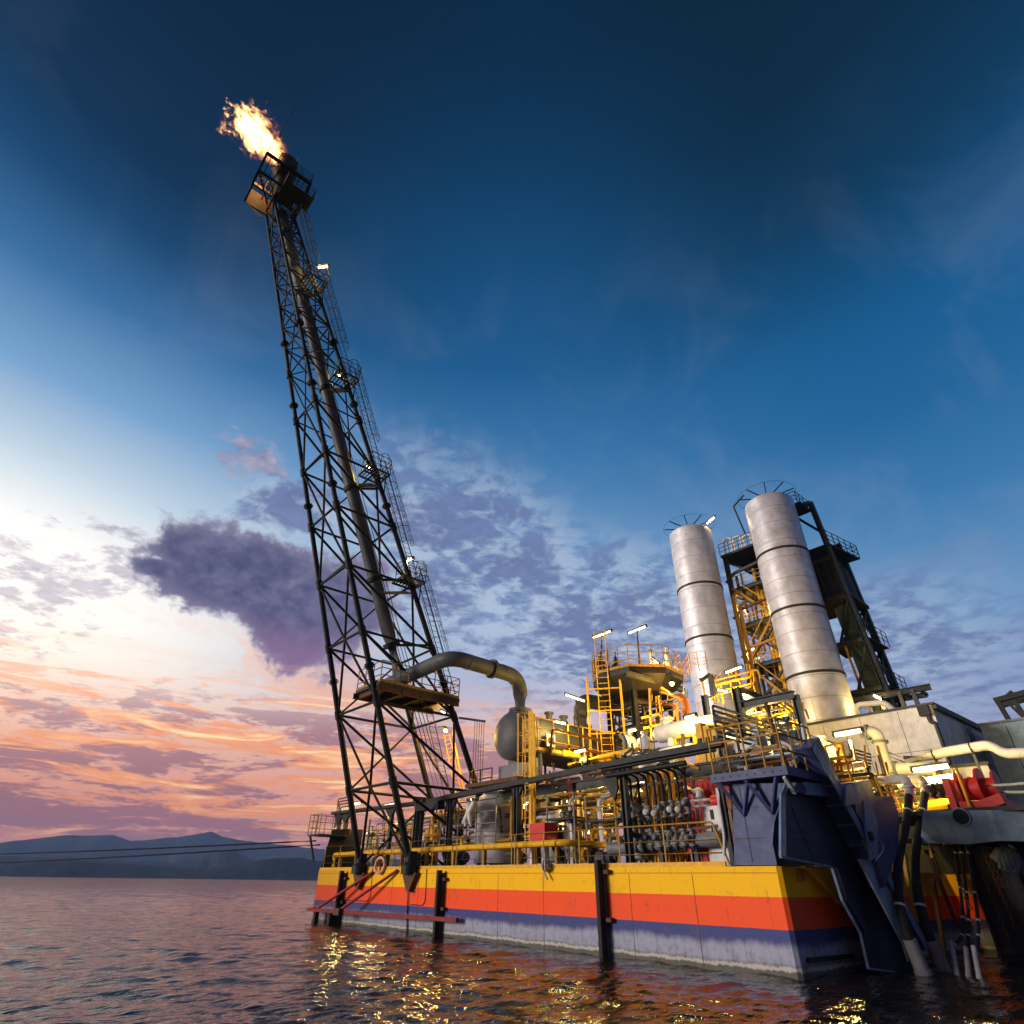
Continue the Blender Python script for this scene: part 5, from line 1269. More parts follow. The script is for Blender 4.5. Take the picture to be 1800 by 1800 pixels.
for (u0, v0, u1, v1) in ((1158, 1225, 1168, 1290), (1142, 1210, 1146, 1300), (1128, 1262, 1165, 1254), (1132, 1280, 1170, 1272), (1163, 1216, 1200, 1230), (1190, 1235, 1196, 1330)):
    MB().bar(P(u0, v0, y=7), P(u1, v1, y=7), .10).build('bar', 'yellow', t)
# white horizontal vessel, yellow frames around
t = thing('white_vessel', 'white horizontal vessel with domed end glowing in lamp light', 'vessel', P(1155, 1290, y=4.6))
v0, v1 = P(1158, 1291, y=4.6), P(1262, 1270, y=4.6)
MB().lathe(v0, v1-v0, [(0, -.22), (.22, -.17), (.36, 0), (.38, .1), (.38, (v1-v0).length), (0, (v1-v0).length+.2)], 26).build('shell', 'white', t)
MB().lathe(v0+(v1-v0)*.18+V((0, 0, .3)), (0, 0, 1), [(.22, 0), (.22, .2), (.30, .2), (.30, .3), (.12, .42), (0, .44)], 18).build('manway', 'white', t)
for f_ in (.25, .75):
    p = v0+(v1-v0)*f_; MB().prism([(p.x-.1, p.y-.3, p.z-.3), (p.x-.1, p.y+.3, p.z-.3), (p.x-.1, p.y+.4, UZ), (p.x-.1, p.y-.4, UZ)], (.2, 0, 0)).build('saddle', 'white', t)
for k, (u, v, du, dv, lab) in enumerate(((1186, 1298, 34, 62, 'yellow equipment frame left of the two yellow cabinets'), (1226, 1278, 44, 80, 'yellow equipment frame around the white vessel'))):
    t = thing('equipment_cage', lab, 'frame', P(u, v+dv, y=3.8+.2*k))
    yy = 3.9+.2*k; a_, b_ = P(u, v, y=yy), P(u+du, v-6, y=yy)
    MB().pipe([V((a_.x, yy, UZ)), a_, b_, V((b_.x, yy, UZ))], .06, 8, .12).build('hoop', 'yellow', t)
    for f_ in (.35, .7): MB().bar(V((a_.x, yy, UZ+(a_.z-UZ)*f_)), V((b_.x, yy, UZ+(b_.z-UZ)*f_)), .07).build('bar', 'yellow', t)
for k in range(3):
    a_ = P(1234+14*k, 1330, y=3.5)
    t = thing('yellow_cabinet', ['leftmost', 'middle', 'rightmost'][k]+' of three upright yellow cabinets behind the tan railing', 'cabinet', (a_.x, 3.5, UZ), 'upright yellow cabinets')
    MB().box(a_.x-.12, a_.x+.16, 3.5, 3.9, UZ-.1, UZ+1.5-.15*k).build('body', 'yellow', t); MB().box(a_.x-.07, a_.x+.11, 3.47, 3.5, UZ+.5, UZ+.9).build('window', 'dark', t)
# grey posts and beams in front of the silos
t = thing('pipe_bridge', 'slate grey posts and cross beams of a pipe bridge before the silos', 'frame', P(1295, 1275, y=8))
a_ = P(1294, 1209, y=8); MB().ibeam((a_.x, 8, UZ), a_, .34, .34, .05, (1, 0, 0)).build('post', 'mid', t)
a2 = P(1238, 1222, y=8); MB().ibeam((a2.x, 8, UZ), a2, .26, .26, .04, (1, 0, 0)).build('post', 'mid', t)
b1, b2 = P(1300, 1241, y=8), P(1396, 1221, y=8); MB().ibeam(b1, b2, .3, .34, .04).build('beam', 'mid', t)
MB().ibeam(b2+V((0, .1, 0)), (b2.x, 8.1, UZ), .26, .26, .04, (1, 0, 0)).build('post', 'mid', t)
MB().ibeam(P(1302, 1214, y=8), P(1302, 1214, y=8)+V((.2, 4.5, -.2)), .26, .3, .04).build('beam', 'mid', t)
MB().ibeam(P(1200, 1212, y=12), P(1200, 1212, y=12)+V((.4, -5.6, -.3)), .22, .3, .04).build('beam', 'mid', t)
MB().pipe([P(1232, 1196, y=8), P(1248, 1186, y=8)], .12, 10).build('cross_pipe', 'mid', t); MB().bar(P(1249, 1186, y=8), P(1254, 1222, y=8), .2).build('hanger', 'mid', t)
rails(t, [P(1200, 1204, y=12), P(1200, 1204, y=12)+V((2.6, -3.0, -.4)), P(1200, 1204, y=12)+V((4.3, -4.2, -1.0))], 1.0, 2, 1.0, .022, 'tan')
t = thing('conduit_rack', 'bundle of dark conduits turning and sloping down behind the tan railing', 'pipe', P(1255, 1243, x=-2.6))
for k in range(7):
    a_ = P(1252+1.5*k, 1240+9*k, x=-2.6+.05*k); b_ = P(1530, 1326+5.5*k, x=-2.6+.05*k)
    MB().pipe([V((a_.x, a_.y, UZ-.1)), a_, b_], .05, 8, .12).build('conduit', ['blue', 'dark', 'grey', 'mid', 'dark', 'grey', 'mid'][k], t)
for f_ in (.3, .65):
    a_ = P(1252, 1238, x=-2.5); b_ = P(1530, 1330, x=-2.5); p = a_+(b_-a_)*f_; MB().bar(p+V((0, 0, .15)), V((p.x, p.y, UZ)), .12).build('rack_post', 'tan', t)
t = thing('storage_drum', 'pale round drum lying behind the tan railing under the glowing tubes', 'drum', P(1330, 1330, y=4))
q0, q1 = P(1275, 1330, y=4.6), P(1345, 1314, y=4.6); MB().lathe(q0, q1-q0, [(0, -.1), (.5, -.05), (.55, .1), (.55, (q1-q0).length), (0, (q1-q0).length+.12)], 26).build('shell', 'white', t)
q0, q1 = P(1366, 1312, y=5.2), P(1410, 1305, y=5.2)
t = thing('storage_drum', 'smaller grey drum right of the pale one behind the tan railing', 'drum', q0); MB().lathe(q0, q1-q0, [(0, -.1), (.42, -.05), (.46, .1), (.46, (q1-q0).length), (0, (q1-q0).length+.12)], 24).build('shell', 'duct', t)

# ------------------------------------------------------------------ manifold of hooked pipes with valves
mf = thing('manifold_header', 'thick grey header pipe under the row of hooked valve pipes', 'pipe', (-5.2, 1.8, DZ))
h0, h1 = P(1072, 1492, y=1.9), P(1266, 1474, y=1.9); MB().tube(h0, h1, .22, 18).build('header', 'grey', mf)
for f_ in (.2, .5, .8): p = h0+(h1-h0)*f_; MB().bar(p, V((p.x, p.y, DZ)), .14).build('support', 'mid', mf)
for v_ in (1378, 1466): 
    a_, b_ = P(1098, v_+6, y=1.72), P(1262, v_-14, y=1.72); MB().bar(a_, b_, .05, .10).build('tie_bar', 'brown', mf)
NM = 9; rj = random.Random(4)
for k in range(NM):
    u = 1098+k*14.0; xk = P(u, 1420, y=1.7).x
    t = thing('valve_pipe', ['first', 'second', 'third', 'fourth', 'fifth', 'sixth', 'seventh', 'eighth', 'ninth'][k]+' dark hooked pipe with a valve, counted from the left of the row', 'valve pipe', (xk, 1.7, DZ), 'row of hooked valve pipes')
    zt = 5.42
    MB().pipe([(xk-.14, .92, zt+.20), (xk-.02, 1.35, zt+.14), (xk, 1.7, zt+.05), (xk, 1.7, 2.95)], .055, 9, .16).build('pipe_run', 'dark', t)
    for zv, nm in ((4.30+rj.uniform(-.12, .12), 'valve_body'), (3.42+rj.uniform(-.12, .10), 'lower_valve')):
        vb = MB(); vb.lathe((xk, 1.7, zv), (0, 0, 1), [(.055, -.26), (.13, -.26), (.13, -.20), (.07, -.18), (.13, 0), (.07, .18), (.13, .20), (.13, .26), (.055, .26)], 12)
        o = vb.build(nm, 'grey', t)
        MB().lathe((xk, 1.70, zv), (rj.uniform(-.8, .5), -1, rj.uniform(-.3, .5)), [(.05, 0), (.06, .16), (.11, .18), (.10, .28), (.04, .32), (0, .33)], 12).build('actuator', rj.choice(('grey', 'light', 'mid', 'grey')), o)
    MB().pipe([(xk, 1.62, 4.0), (xk+.05, 1.42, 3.92), (xk+.22, 1.40, 3.98)], .028, 6, .08).build('drain_spur', 'dark', t)
t = thing('valve_header', 'dark header pipe that the hooked valve pipes branch from', 'pipe', (-5.3, .92, 5.6))
a_, b_ = P(1066, 1364, y=.92), P(1205, 1341, y=.92); MB().tube(a_, b_, .09, 12).build('header', 'dark', t); MB().tube(a_+V((-.3, .1, .25)), b_+V((1.2, .1, .3)), .07, 10).build('upper_header', 'dark', t)
MB().prism([a_+V((-.3, 0, 0)), a_+V((.5, 0, .02)), a_+V((.5, 0, -.5)), a_+V((.3, 0, -.9))], (0, .1, 0)).build('bracket', 'dark', t)
for k, (u, m_) in enumerate(((1148, 'yellow'), (1166, 'yellow'), (1184, 'yellow'), (1101, 'mid'))):
    a_ = P(u, 1420, y=2.6); t = thing('deck_column', ['first yellow deck column behind the hooked pipes', 'second yellow deck column behind the hooked pipes', 'third yellow deck column behind the hooked pipes', 'slate deck column at left end of the hooked pipes'][k], 'column', (a_.x, 2.6, DZ), 'columns behind the valve row')
    MB().ibeam((a_.x, 2.6, DZ), (a_.x, 2.6, UZ-.1), .2, .2, .03, (1, 0, 0)).build('shaft', m_, t); MB().box(a_.x-.18, a_.x+.18, 2.42, 2.78, DZ, DZ+.04).build('base_plate', m_, t)

# red container, cabinet
t = thing('red_container', 'red corrugated container behind the right end of the deck handrail', 'container', (-3.9, 3.0, DZ))
rc0, rc1 = P(1203, 1375, y=3.0), P(1283, 1372, y=3.0)
MB().box(rc0.x, rc1.x, 3.0, 5.2, DZ, rc0.z).build('body', 'red', t)
rm = 9
for k in range(rm): x = rc0.x+.1+(rc1.x-rc0.x-.2)*k/(rm-1); MB().box(x-.03, x+.03, 2.97, 3.0, DZ+.15, rc0.z-.1).build('corrugation', 'red', t)
t = thing('white_cabinet', 'cream control cabinet with gauge in front of the red container', 'cabinet', (-3.0, 2.2, DZ))
c0, c1_ = P(1234, 1418, y=2.2), P(1268, 1414, y=2.2)
MB().box(c0.x, c1_.x, 2.2, 2.75, DZ, c0.z).build('body', 'white', t); MB().box(c0.x+.3, c0.x+.42, 2.17, 2.2, c0.z-.42, c0.z-.12).build('switch', 'dark', t)
MB().ring((c0.x+.36, 2.18, c0.z-.75), (0, 1, 0), .09, .02, 16, 5).build('gauge', 'mid', t)
t = thing('red_pipe', 'red flanged pipe end and twin pale pipes on the red container side', 'pipe', P(1265, 1405, y=2.5))
a_ = P(1262, 1408, y=2.5); MB().lathe(a_, (1, 0, 0), [(0, -.2), (.2, -.2), (.2, .25), (.3, .25), (.3, .4), (0, .4)], 18).build('flange', 'red', t)
for dz_ in (.07, -.12): MB().tube(P(1215, 1412, y=2.5)+V((0, 0, dz_)), a_+V((-.2, 0, dz_)), .05, 8).build('pipe_run', 'light', t)
t = thing('lagged_elbow', 'pale lagged pipe elbow poking out of the red container', 'pipe', P(1222, 1393, y=2.7))
MB().pipe([P(1205, 1387, y=2.8), P(1232, 1392, y=2.7), P(1230, 1404, y=2.6)], .15, 12, .2).build('elbow', 'white', t)
t = thing('red_drum', 'dark red drum standing at the foot of the blue pedestal', 'drum', (-2.0, 1.6, DZ))
MB().lathe((-1.95, 1.5, DZ), (0, 0, 1), [(0, 0), (.33, 0), (.33, .3), (.35, .32), (.33, .34), (.33, .62), (.35, .64), (.33, .66), (.33, .95), (0, .95)], 22).build('shell', 'darkred', t)

# red box on its white stand
t = thing('red_box', 'bright red box on a white stand behind the deck handrail', 'box', (-11.2, 1.2, DZ))
b0, b1 = P(931, 1448, y=1.3), P(957, 1446, y=1.3); MB().box(b0.x, b1.x, 1.3, 2.1, 3.42, b0.z).build('body', 'red', t)
for x in (b0.x+.06, b1.x-.06):
    for y in (1.36, 2.04): MB().box(x-.06, x+.06, y-.06, y+.06, DZ, 3.32).build('leg', 'white', t)
MB().box(b0.x-.02, b1.x+.02, 1.28, 2.12, 3.30, 3.42).build('stand_top', 'white', t)
# grey domed tank under the gutter
t = thing('deck_tank', 'pale grey upright tank with domed top under the gutter beam', 'tank', (-17, 3.4, DZ))
a_ = P(871, 1425, y=3.6); r_ = (P(904, 1425, y=3.6)-P(838, 1425, y=3.6)).length/2*.82
MB().lathe((a_.x, 3.9, DZ), (0, 0, 1), [(r_, .3), (r_, 3.0), (r_*.85, 3.35), (r_*.5, 3.6), (0, 3.68)], 36).build('shell', 'light', t)
for k in range(6): MB().lathe((a_.x+.25*math.cos(k), 3.9+.25*math.sin(k), DZ+3.6), (0, 0, 1), [(.05, 0), (.05, .18), (0, .2)], 8).build('nozzle', 'light', t)
for k in range(4): MB().bar((a_.x+r_*.8*math.cos(k*1.57+.78), 3.9+r_*.8*math.sin(k*1.57+.78), DZ), (a_.x+r_*.8*math.cos(k*1.57+.78), 3.9+r_*.8*math.sin(k*1.57+.78), DZ+.5), .16).build('leg', 'mid', t)
MB().ring((a_.x, 3.9, DZ+1.7), (0, 0, 1), r_+.02, .035, 40, 6).build('stiffener', 'light', t)
rails(thing('tank_railing', 'pale grey rails in front of the domed tank', 'railing', (a_.x, 2.2, DZ)), [(a_.x-2.6, 2.0, DZ+.9), (a_.x+2.0, 2.0, DZ+.9)], 2.1, 3, 1.6, .028, 'grey')
t = thing('tarpaulin', 'crumpled pale tarpaulin hanging from the gutter end beside the tower foot', 'tarpaulin', P(828, 1425, y=1.6))
tp = MB(); 
for k in range(4): tp.sweep([P(812+5*k+6*math.sin(j*.5+k)+(7-j)*1.6, 1404+j*7.0, y=1.7+.06*math.sin(j+2*k)) for j in range(8)], [.12, .15, .16, .15, .14, .12, .09, .05], 8)
tp.build('cloth', 'tarp', t)
# scaffold table frames
def table(x0, x1, y0, y1, z0, z1, label, m='grey', top='dark'):
    t = thing('scaffold_frame', label, 'scaffold', ((x0+x1)/2, y0, z0), 'scaffold frames on the deck')
    for x in (x0, x1):
        for y in (y0, y1): MB().tube((x, y, z0), (x, y, z1+.9), .045, 8).build('upright', m, t)
    MB().box(x0-.1, x1+.1, y0-.05, y1+.05, z1-.08, z1).build('shelf', top, t)
    r_ = MB()
    for zz in (z1+.45, z1+.9):
        r_.tube((x0, y0, zz), (x1, y0, zz), .035, 6); r_.tube((x0, y1, zz), (x1, y1, zz), .035, 6); r_.tube((x0, y0, zz), (x0, y1, zz), .035, 6); r_.tube((x1, y0, zz), (x1, y1, zz), .035, 6)
    r_.build('guard_rail', 'tan', t)
    return t
xa = P(962, 1440, y=1.9).x; xb = P(1010, 1440, y=1.9).x; xc_ = P(1080, 1440, y=2.2).x
table(xa, xb, 1.9, 3.3, DZ, 4.35, 'scaffold frame with dark shelf right of the red box', 'grey')
table(xb+.3, xc_, 2.3, 3.3, DZ, 4.2, 'scaffold frame with ochre rails left of the hooked pipes', 'tan')
# ------------------------------------------------------------------ pumps, vessels and pipe runs on the main deck
rs = random.Random(11)
def pump(x, y, label, m='grey', s=1.0, rz=0):
    t = thing('pump', label, 'pump', (x, y, DZ), 'deck pumps')
    MB().box(x-.7*s, x+.7*s, y-.3*s, y+.3*s, DZ, DZ+.14*s).build('base_frame', 'mid', t)
    MB().lathe((x-.62*s, y, DZ+.5*s), (1, 0, 0), [(0, 0), (.24*s, .02), (.26*s, .1), (.26*s, .62*s), (.18*s, .66*s), (.08*s, .68*s), (.08*s, .8*s)], 18).build('motor', m, t)
    MB().lathe((x+.2*s, y, DZ+.5*s), (1, 0, 0), [(.08*s, 0), (.32*s, .02), (.32*s, .26*s), (.12*s, .3*s), (.12*s, .5*s), (.2*s, .5*s), (.2*s, .56*s), (0, .56*s)], 18).build('casing', 'mid', t)
    MB().pipe([(x+.33*s, y, DZ+.75*s), (x+.33*s, y, DZ+1.35*s), (x+.33*s, y+.8*s, DZ+1.35*s)], .09*s, 10, .2).build('discharge_pipe', m, t)
    return t
def pot(x, y, r, h, label, m, z0=DZ):
    t = thing('upright_vessel', label, 'vessel', (x, y, z0), 'small upright vessels')
    MB().lathe((x, y, z0), (0, 0, 1), [(r*.3, .3), (r*.75, .36), (r, .6), (r, h-.35), (r*.75, h-.12), (r*.3, h), (r*.3, h+.12), (r*.45, h+.12), (r*.45, h+.2), (0, h+.2)], 24).build('shell', m, t)
    for k in range(3): MB().bar((x+r*.8*math.cos(k*2.1), y+r*.8*math.sin(k*2.1), z0), (x+r*.8*math.cos(k*2.1), y+r*.8*math.sin(k*2.1), z0+.8), .09).build('leg', 'mid', t)
    MB().pipe([(x+r*.9, y-.05, z0+h*.6), (x+r+.35, y-.05, z0+h*.6), (x+r+.35, y-.05, z0)], .05, 8, .1).build('side_pipe', 'grey', t)
    MB().lathe((x, y-r*.97, z0+h*.55), (0, -1, 0), [(0, 0), (.16, 0), (.16, .1), (.2, .1), (.2, .16), (0, .16)], 14, False).build('hand_hole', m, t)
    return t
def run(pts, r, m, label, valve=None, group=None):
    t = thing('pipe_run', label, 'pipe', pts[0], group)
    MB().pipe(pts, r, 12, r*2.4).build('pipe', m, t)
    if valve is not None:
        k, f_ = valve; a_, b_ = V(pts[k]), V(pts[k+1]); p = a_+(b_-a_)*f_; d = b_-a_
        MB().lathe(p, d, [(r, -.24), (r*1.8, -.24), (r*1.8, -.17), (r*1.2, -.15), (r*1.7, 0), (r*1.2, .15), (r*1.8, .17), (r*1.8, .24), (r, .24)], 12).build('valve_body', 'mid', t)
        st = V((0, -.45, .1)) if abs(d.normalized().z) > .7 else V((0, 0, .45))
        MB().tube(p, p+st, .025, 6).build('valve_stem', 'mid', t); MB().ring(p+st, st, .15, .02, 14, 5).build('handwheel', 'red' if r > .1 else 'dark', t)
    return t
def px(u, y, v=1450): return P(u, v, y=y).x
# under the flare tower
pump(px(668, 3), 3.0, 'pale pump between the flare tower feet', 'light', 1.1)
pot(px(655, 4.5), 4.5, .55, 2.4, 'white upright vessel between the flare tower feet', 'white')
pot(px(760, 4.0), 4.0, .45, 2.2, 'cream upright vessel right of the flare tower front foot', 'tan')
pump(px(745, 2.4), 2.4, 'grey pump just right of the flare tower front foot', 'grey', 1.0)
pump(px(806, 2.6), 2.6, 'yellow pump left of the domed grey tank', 'yellow', 1.1)
run([(px(600, 3), 3.0, 3.5), (px(900, 3), 3.0, 3.7), (px(900, 3), 3.0, 5.6)], .10, 'tan', 'ochre pipe run at knee height behind the fat yellow pipe', (0, .6))
run([(px(590, 4), 4.0, 4.5), (px(780, 4), 4.0, 4.7), (px(780, 4), 4.0, 5.6)], .08, 'light', 'pale pipe run at head height behind the flare tower feet', (0, .4))
run([(px(760, 3.4), 3.4, 2.6), (px(760, 3.4), 3.4, 5.2), (px(840, 3.4), 3.4, 5.3)], .10, 'yellow', 'yellow standpipe beside the hanging pale tarpaulin', (0, .4))
run([(px(790, 4.4), 4.4, 2.6), (px(790, 4.4), 4.4, 5.7)], .13, 'yellow', 'thick yellow riser behind the hanging pale tarpaulin', (0, .5))
for k, (u0, u1, y) in enumerate(((585, 690, 3.2), (700, 770, 3.0))):
    t = thing('deck_screen', ['dark slatted windbreak left between the flare tower feet', 'dark slatted windbreak right of the flare tower front foot'][k], 'screen', (px(u0, y), y, DZ))
    for z_ in (3.2, 3.7, 4.2, 4.7): MB().bar((px(u0, y), y, z_), (px(u1, y), y, z_), .05).build('rail', 'tan', t)
    for i in range(6): x = px(u0, y)+(px(u1, y)-px(u0, y))*i/5; MB().bar((x, y, DZ), (x, y, 5.0), .05).build('post', 'tan', t)
# mid ship
pump(px(905, 2.2), 2.2, 'dark pump directly left of the red box', 'mid', .9)
pot(px(948, 4.2), 4.2, .5, 2.9, 'brown lagged upright vessel behind the red box', 'brown')
pot(px(975, 3.9), 3.9, .42, 2.6, 'cream upright vessel behind the scaffold shelf', 'white')
pot(px(1000, 2.5), 2.5, .24, 1.6, 'small white upright vessel under the scaffold shelf', 'white')
pot(px(985, 2.6), 2.6, .22, 1.5, 'small dark upright vessel under the scaffold shelf', 'mid')
pump(px(1030, 2.6), 2.6, 'yellow pump under the ochre railed scaffold', 'yellow', 1.0)
pump(px(1062, 2.4), 2.4, 'grey pump left of the hooked valve pipes', 'grey', .8)
run([(px(1003, 2.1), 2.1, DZ), (px(1003, 2.1), 2.1, 5.0), (px(1003, 2.1)+.1, 3.4, 5.4)], .08, 'light', 'pale standpipe in front of the scaffold shelf', (0, .75))
run([(px(1056, 2.7), 2.7, DZ), (px(1056, 2.7), 2.7, 5.0), (px(1080, 2.7), 2.9, 5.25)], .12, 'light', 'lagged pale pipe with elbow left of the hooked valve pipes')
run([(px(1004, 2.4), 2.4, 4.5), (px(1004, 2.4), 2.4, 5.9)], .10, 'darkred', 'dark red pipe stub above the scaffold shelf')
run([(px(935, 2.9), 2.9, 5.2), (px(1090, 2.9), 2.9, 5.45), (px(1090, 3.9), 3.9, 5.5)], .10, 'tan', 'ochre pipe run under the gutter beam', (0, .3))
run([(px(940, 3.2), 3.2, 4.8), (px(1060, 3.2), 3.2, 4.95), (px(1060, 4.4), 4.4, 4.95)], .07, 'brown', 'rusty pipe run a little below the ochre one', (0, .5))
run([(px(930, 2.7), 2.7, 3.9), (px(1085, 2.7), 2.7, 4.05)], .06, 'yellow', 'thin yellow pipe run above the deck pumps', (0, .7))
run([(px(1045, 3.4), 3.4, DZ), (px(1045, 3.4), 3.4, 5.0), (px(1100, 3.4), 3.4, 5.1), (px(1100, 3.4), 3.4, 5.8)], .16, 'yellow', 'thick yellow pipe stepping up left of the hooked valve pipes', (0, .35))
run([(px(940, 2.0), 2.0, DZ), (px(940, 2.0), 2.0, 9.0)], .10, 'yellow', 'tall yellow post pipe passing the caged ladder')
run([(px(1108, 2.9), 2.9, 3.2), (px(1250, 2.9), 2.9, 3.3)], .15, 'tan', 'ochre pipe behind the valve row near the deck')
run([(px(1110, 3.3), 3.3, 4.4), (px(1205, 3.3), 3.3, 4.5), (px(1205, 3.3), 3.3, 5.6)], .12, 'yellow', 'yellow pipe behind the valve row at chest height', (0, .5))
for k, (u, y, m_) in enumerate(((1120, 3.4, 'white'), (1140, 3.6, 'tan'), (1168, 3.5, 'light'), (1192, 3.7, 'white'))):
    pot(px(u, y), y, .36, 2.5+.2*(k % 2), ['leftmost cream vessel behind the hooked valve pipes', 'ochre vessel behind the hooked valve pipes', 'grey vessel behind the hooked valve pipes', 'rightmost cream vessel behind the hooked valve pipes'][k], m_)
# upper level, between drum and white vessel
def upx(u, v, y): return P(u, v, y=y)
run([upx(1000, 1345, 5), upx(1060, 1330, 5), upx(1120, 1318, 5)], .12, 'yellow', 'yellow pipe under the drum gallery', (0, .5))
run([upx(990, 1365, 4), upx(1060, 1352, 4), upx(1060, 1375, 4)], .09, 'orange', 'orange pipe just above the gutter beam', (0, .4))
run([upx(925, 1340, 4.4), upx(926, 1392, 4.4)], .13, 'brown', 'rusty red riser beside the caged ladder')
run([upx(1085, 1290, 6), upx(1100, 1296, 6), upx(1104, 1350, 6)], .16, 'duct', 'grey bent pipe hanging at the right end of the drum')
run([upx(1118, 1330, 3.8), upx(1175, 1318, 3.8), upx(1215, 1311, 3.8)], .10, 'white', 'white pipe in front of the valve tower foot', (0, .6))
run([upx(1110, 1342, 3.9), upx(1180, 1330, 3.9), upx(1220, 1322, 3.9)], .07, 'yellow', 'thin yellow pipe below the white vessel', (0, .4))
run([upx(1200, 1290, 3.4), upx(1202, 1340, 3.4), upx(1230, 1352, 3.4)], .08, 'tan', 'cranked ochre pipe left of the yellow cabinets')
pot(upx(1137, 1330, 6).x, 6.0, .42, 2.0, 'small cream vessel at the foot of the valve tower', 'white', UZ)
pot(upx(1110, 1330, 7).x, 7.0, .40, 2.4, 'grey vessel left of the valve tower foot', 'grey', UZ)
for k in range(5):
    t = thing('guy_cables', ['first', 'second', 'third', 'fourth', 'fifth'][k]+' of the thin cables hanging beside the flare tower, from the left', 'cable', P(836+4*k, 1270, y=2.2), 'cables hanging beside the flare tower')
    MB().tube(P(835+4*k, 1268, y=2.2), P(829+4.5*k, 1385, y=2.2), .018, 5).build('cable', 'tan', t)
t = thing('cable_arm', 'short grey bracket arm holding the hanging cables', 'bracket', P(820, 1263, y=2.2)); MB().bar(P(808, 1262, y=2.2), P(852, 1268, y=2.2), .12).build('arm', 'grey', t)
t = thing('leaning_ladder', 'brightly lit yellow ladder under the flare tower landing', 'ladder', P(805, 1390, y=5))
ladder(t, P(806, 1392, y=5.0), P(785, 1290, y=5.0), .5, (1, .2, 0), .024, .3, 'yellow')
t = thing('lit_stay', 'brightly lit yellow stay beside the ladder under the flare tower', 'stay', P(815, 1390, y=5)); MB().tube(P(816, 1390, y=5.2), P(796, 1288, y=5.2), .06, 8).build('stay', 'yellow', t)
# right-hand lit area behind the blue girder
t = thing('yellow_railing', 'yellow posts and rails in the bright area right of the conduits', 'railing', (-1.5, 8, UZ))
rails(t, [P(1440, 1395, y=8), P(1470, 1388, y=8), P(1500, 1382, y=8)], 1.6, 2, .55, .04, 'yellow')
for k, (u, v) in enumerate(((1440, 1312), (1482, 1302))):
    t = thing('lit_post', ['yellow post left of the bright hanging tube', 'pale square post directly under the bright hanging tube'][k], 'post', P(u, v+90, y=10)); a_ = P(u+6, v, y=10); MB().bar((a_.x, 10, UZ), a_, .26 if k else .1).build('shaft', ['yellow', 'light'][k], t)
    MB().box(a_.x-.2, a_.x+.2, 9.8, 10.2, UZ, UZ+.05).build('base_plate', 'mid', t)
pot(P(1462, 1380, y=11).x, 11, .55, 2.2, 'cream vessel glowing behind the leaning girder', 'white', UZ-.6)
pot(P(1490, 1375, y=12).x, 12, .5, 2.0, 'ochre vessel glowing behind the leaning girder', 'tan', UZ-.6)
pump(P(1452, 1400, y=7).x, 7.0, 'pump half hidden behind the leaning girder', 'light', 1.0)
run([P(1430, 1362, y=9), P(1475, 1352, y=9), P(1520, 1344, y=9)], .14, 'white', 'bright pale pipe behind the yellow railing', (0, .5))
run([P(1580, 1382, y=11), P(1640, 1372, y=11), P(1690, 1366, y=11)], .16, 'white', 'bright pale header behind the hose couplings')
run([P(1590, 1422, y=11), P(1650, 1416, y=11), P(1700, 1408, y=11)], .20, 'yellow', 'thick yellow pipe behind the fat hoses')
run([P(1640, 1380, y=10), P(1640, 1400, y=10)], .1, 'mid', 'dark stub valve right of the hose couplings', (0, .5))
run([P(1655, 1380, y=10), P(1655, 1400, y=10)], .1, 'mid', 'second dark stub valve right of the hose couplings', (0, .5))
t = thing('lit_wall', 'pale bulkhead glowing under the deckhouse behind the hoses', 'wall', (1, 15, 4))
MB().box(-1.2, 2.4, 15.2, 15.4, 4.2, 6.5).build('panel', 'white', t); MB().box(-1.3, 2.5, 15.0, 15.4, 6.5, 6.62).build('cap', 'mid', t)
t = thing('yellow_post', 'slim yellow stanchion left of the red winch', 'post', P(1690, 1410, y=7.6)); MB().tube(P(1706, 1420, y=7.6), P(1680, 1350, y=7.6), .05, 8).build('shaft', 'yellow', t); MB().lathe(P(1706, 1420, y=7.6), (0, 0, 1), [(.1, 0), (.1, .05), (0, .05)], 10).build('base_plate', 'tan', t)

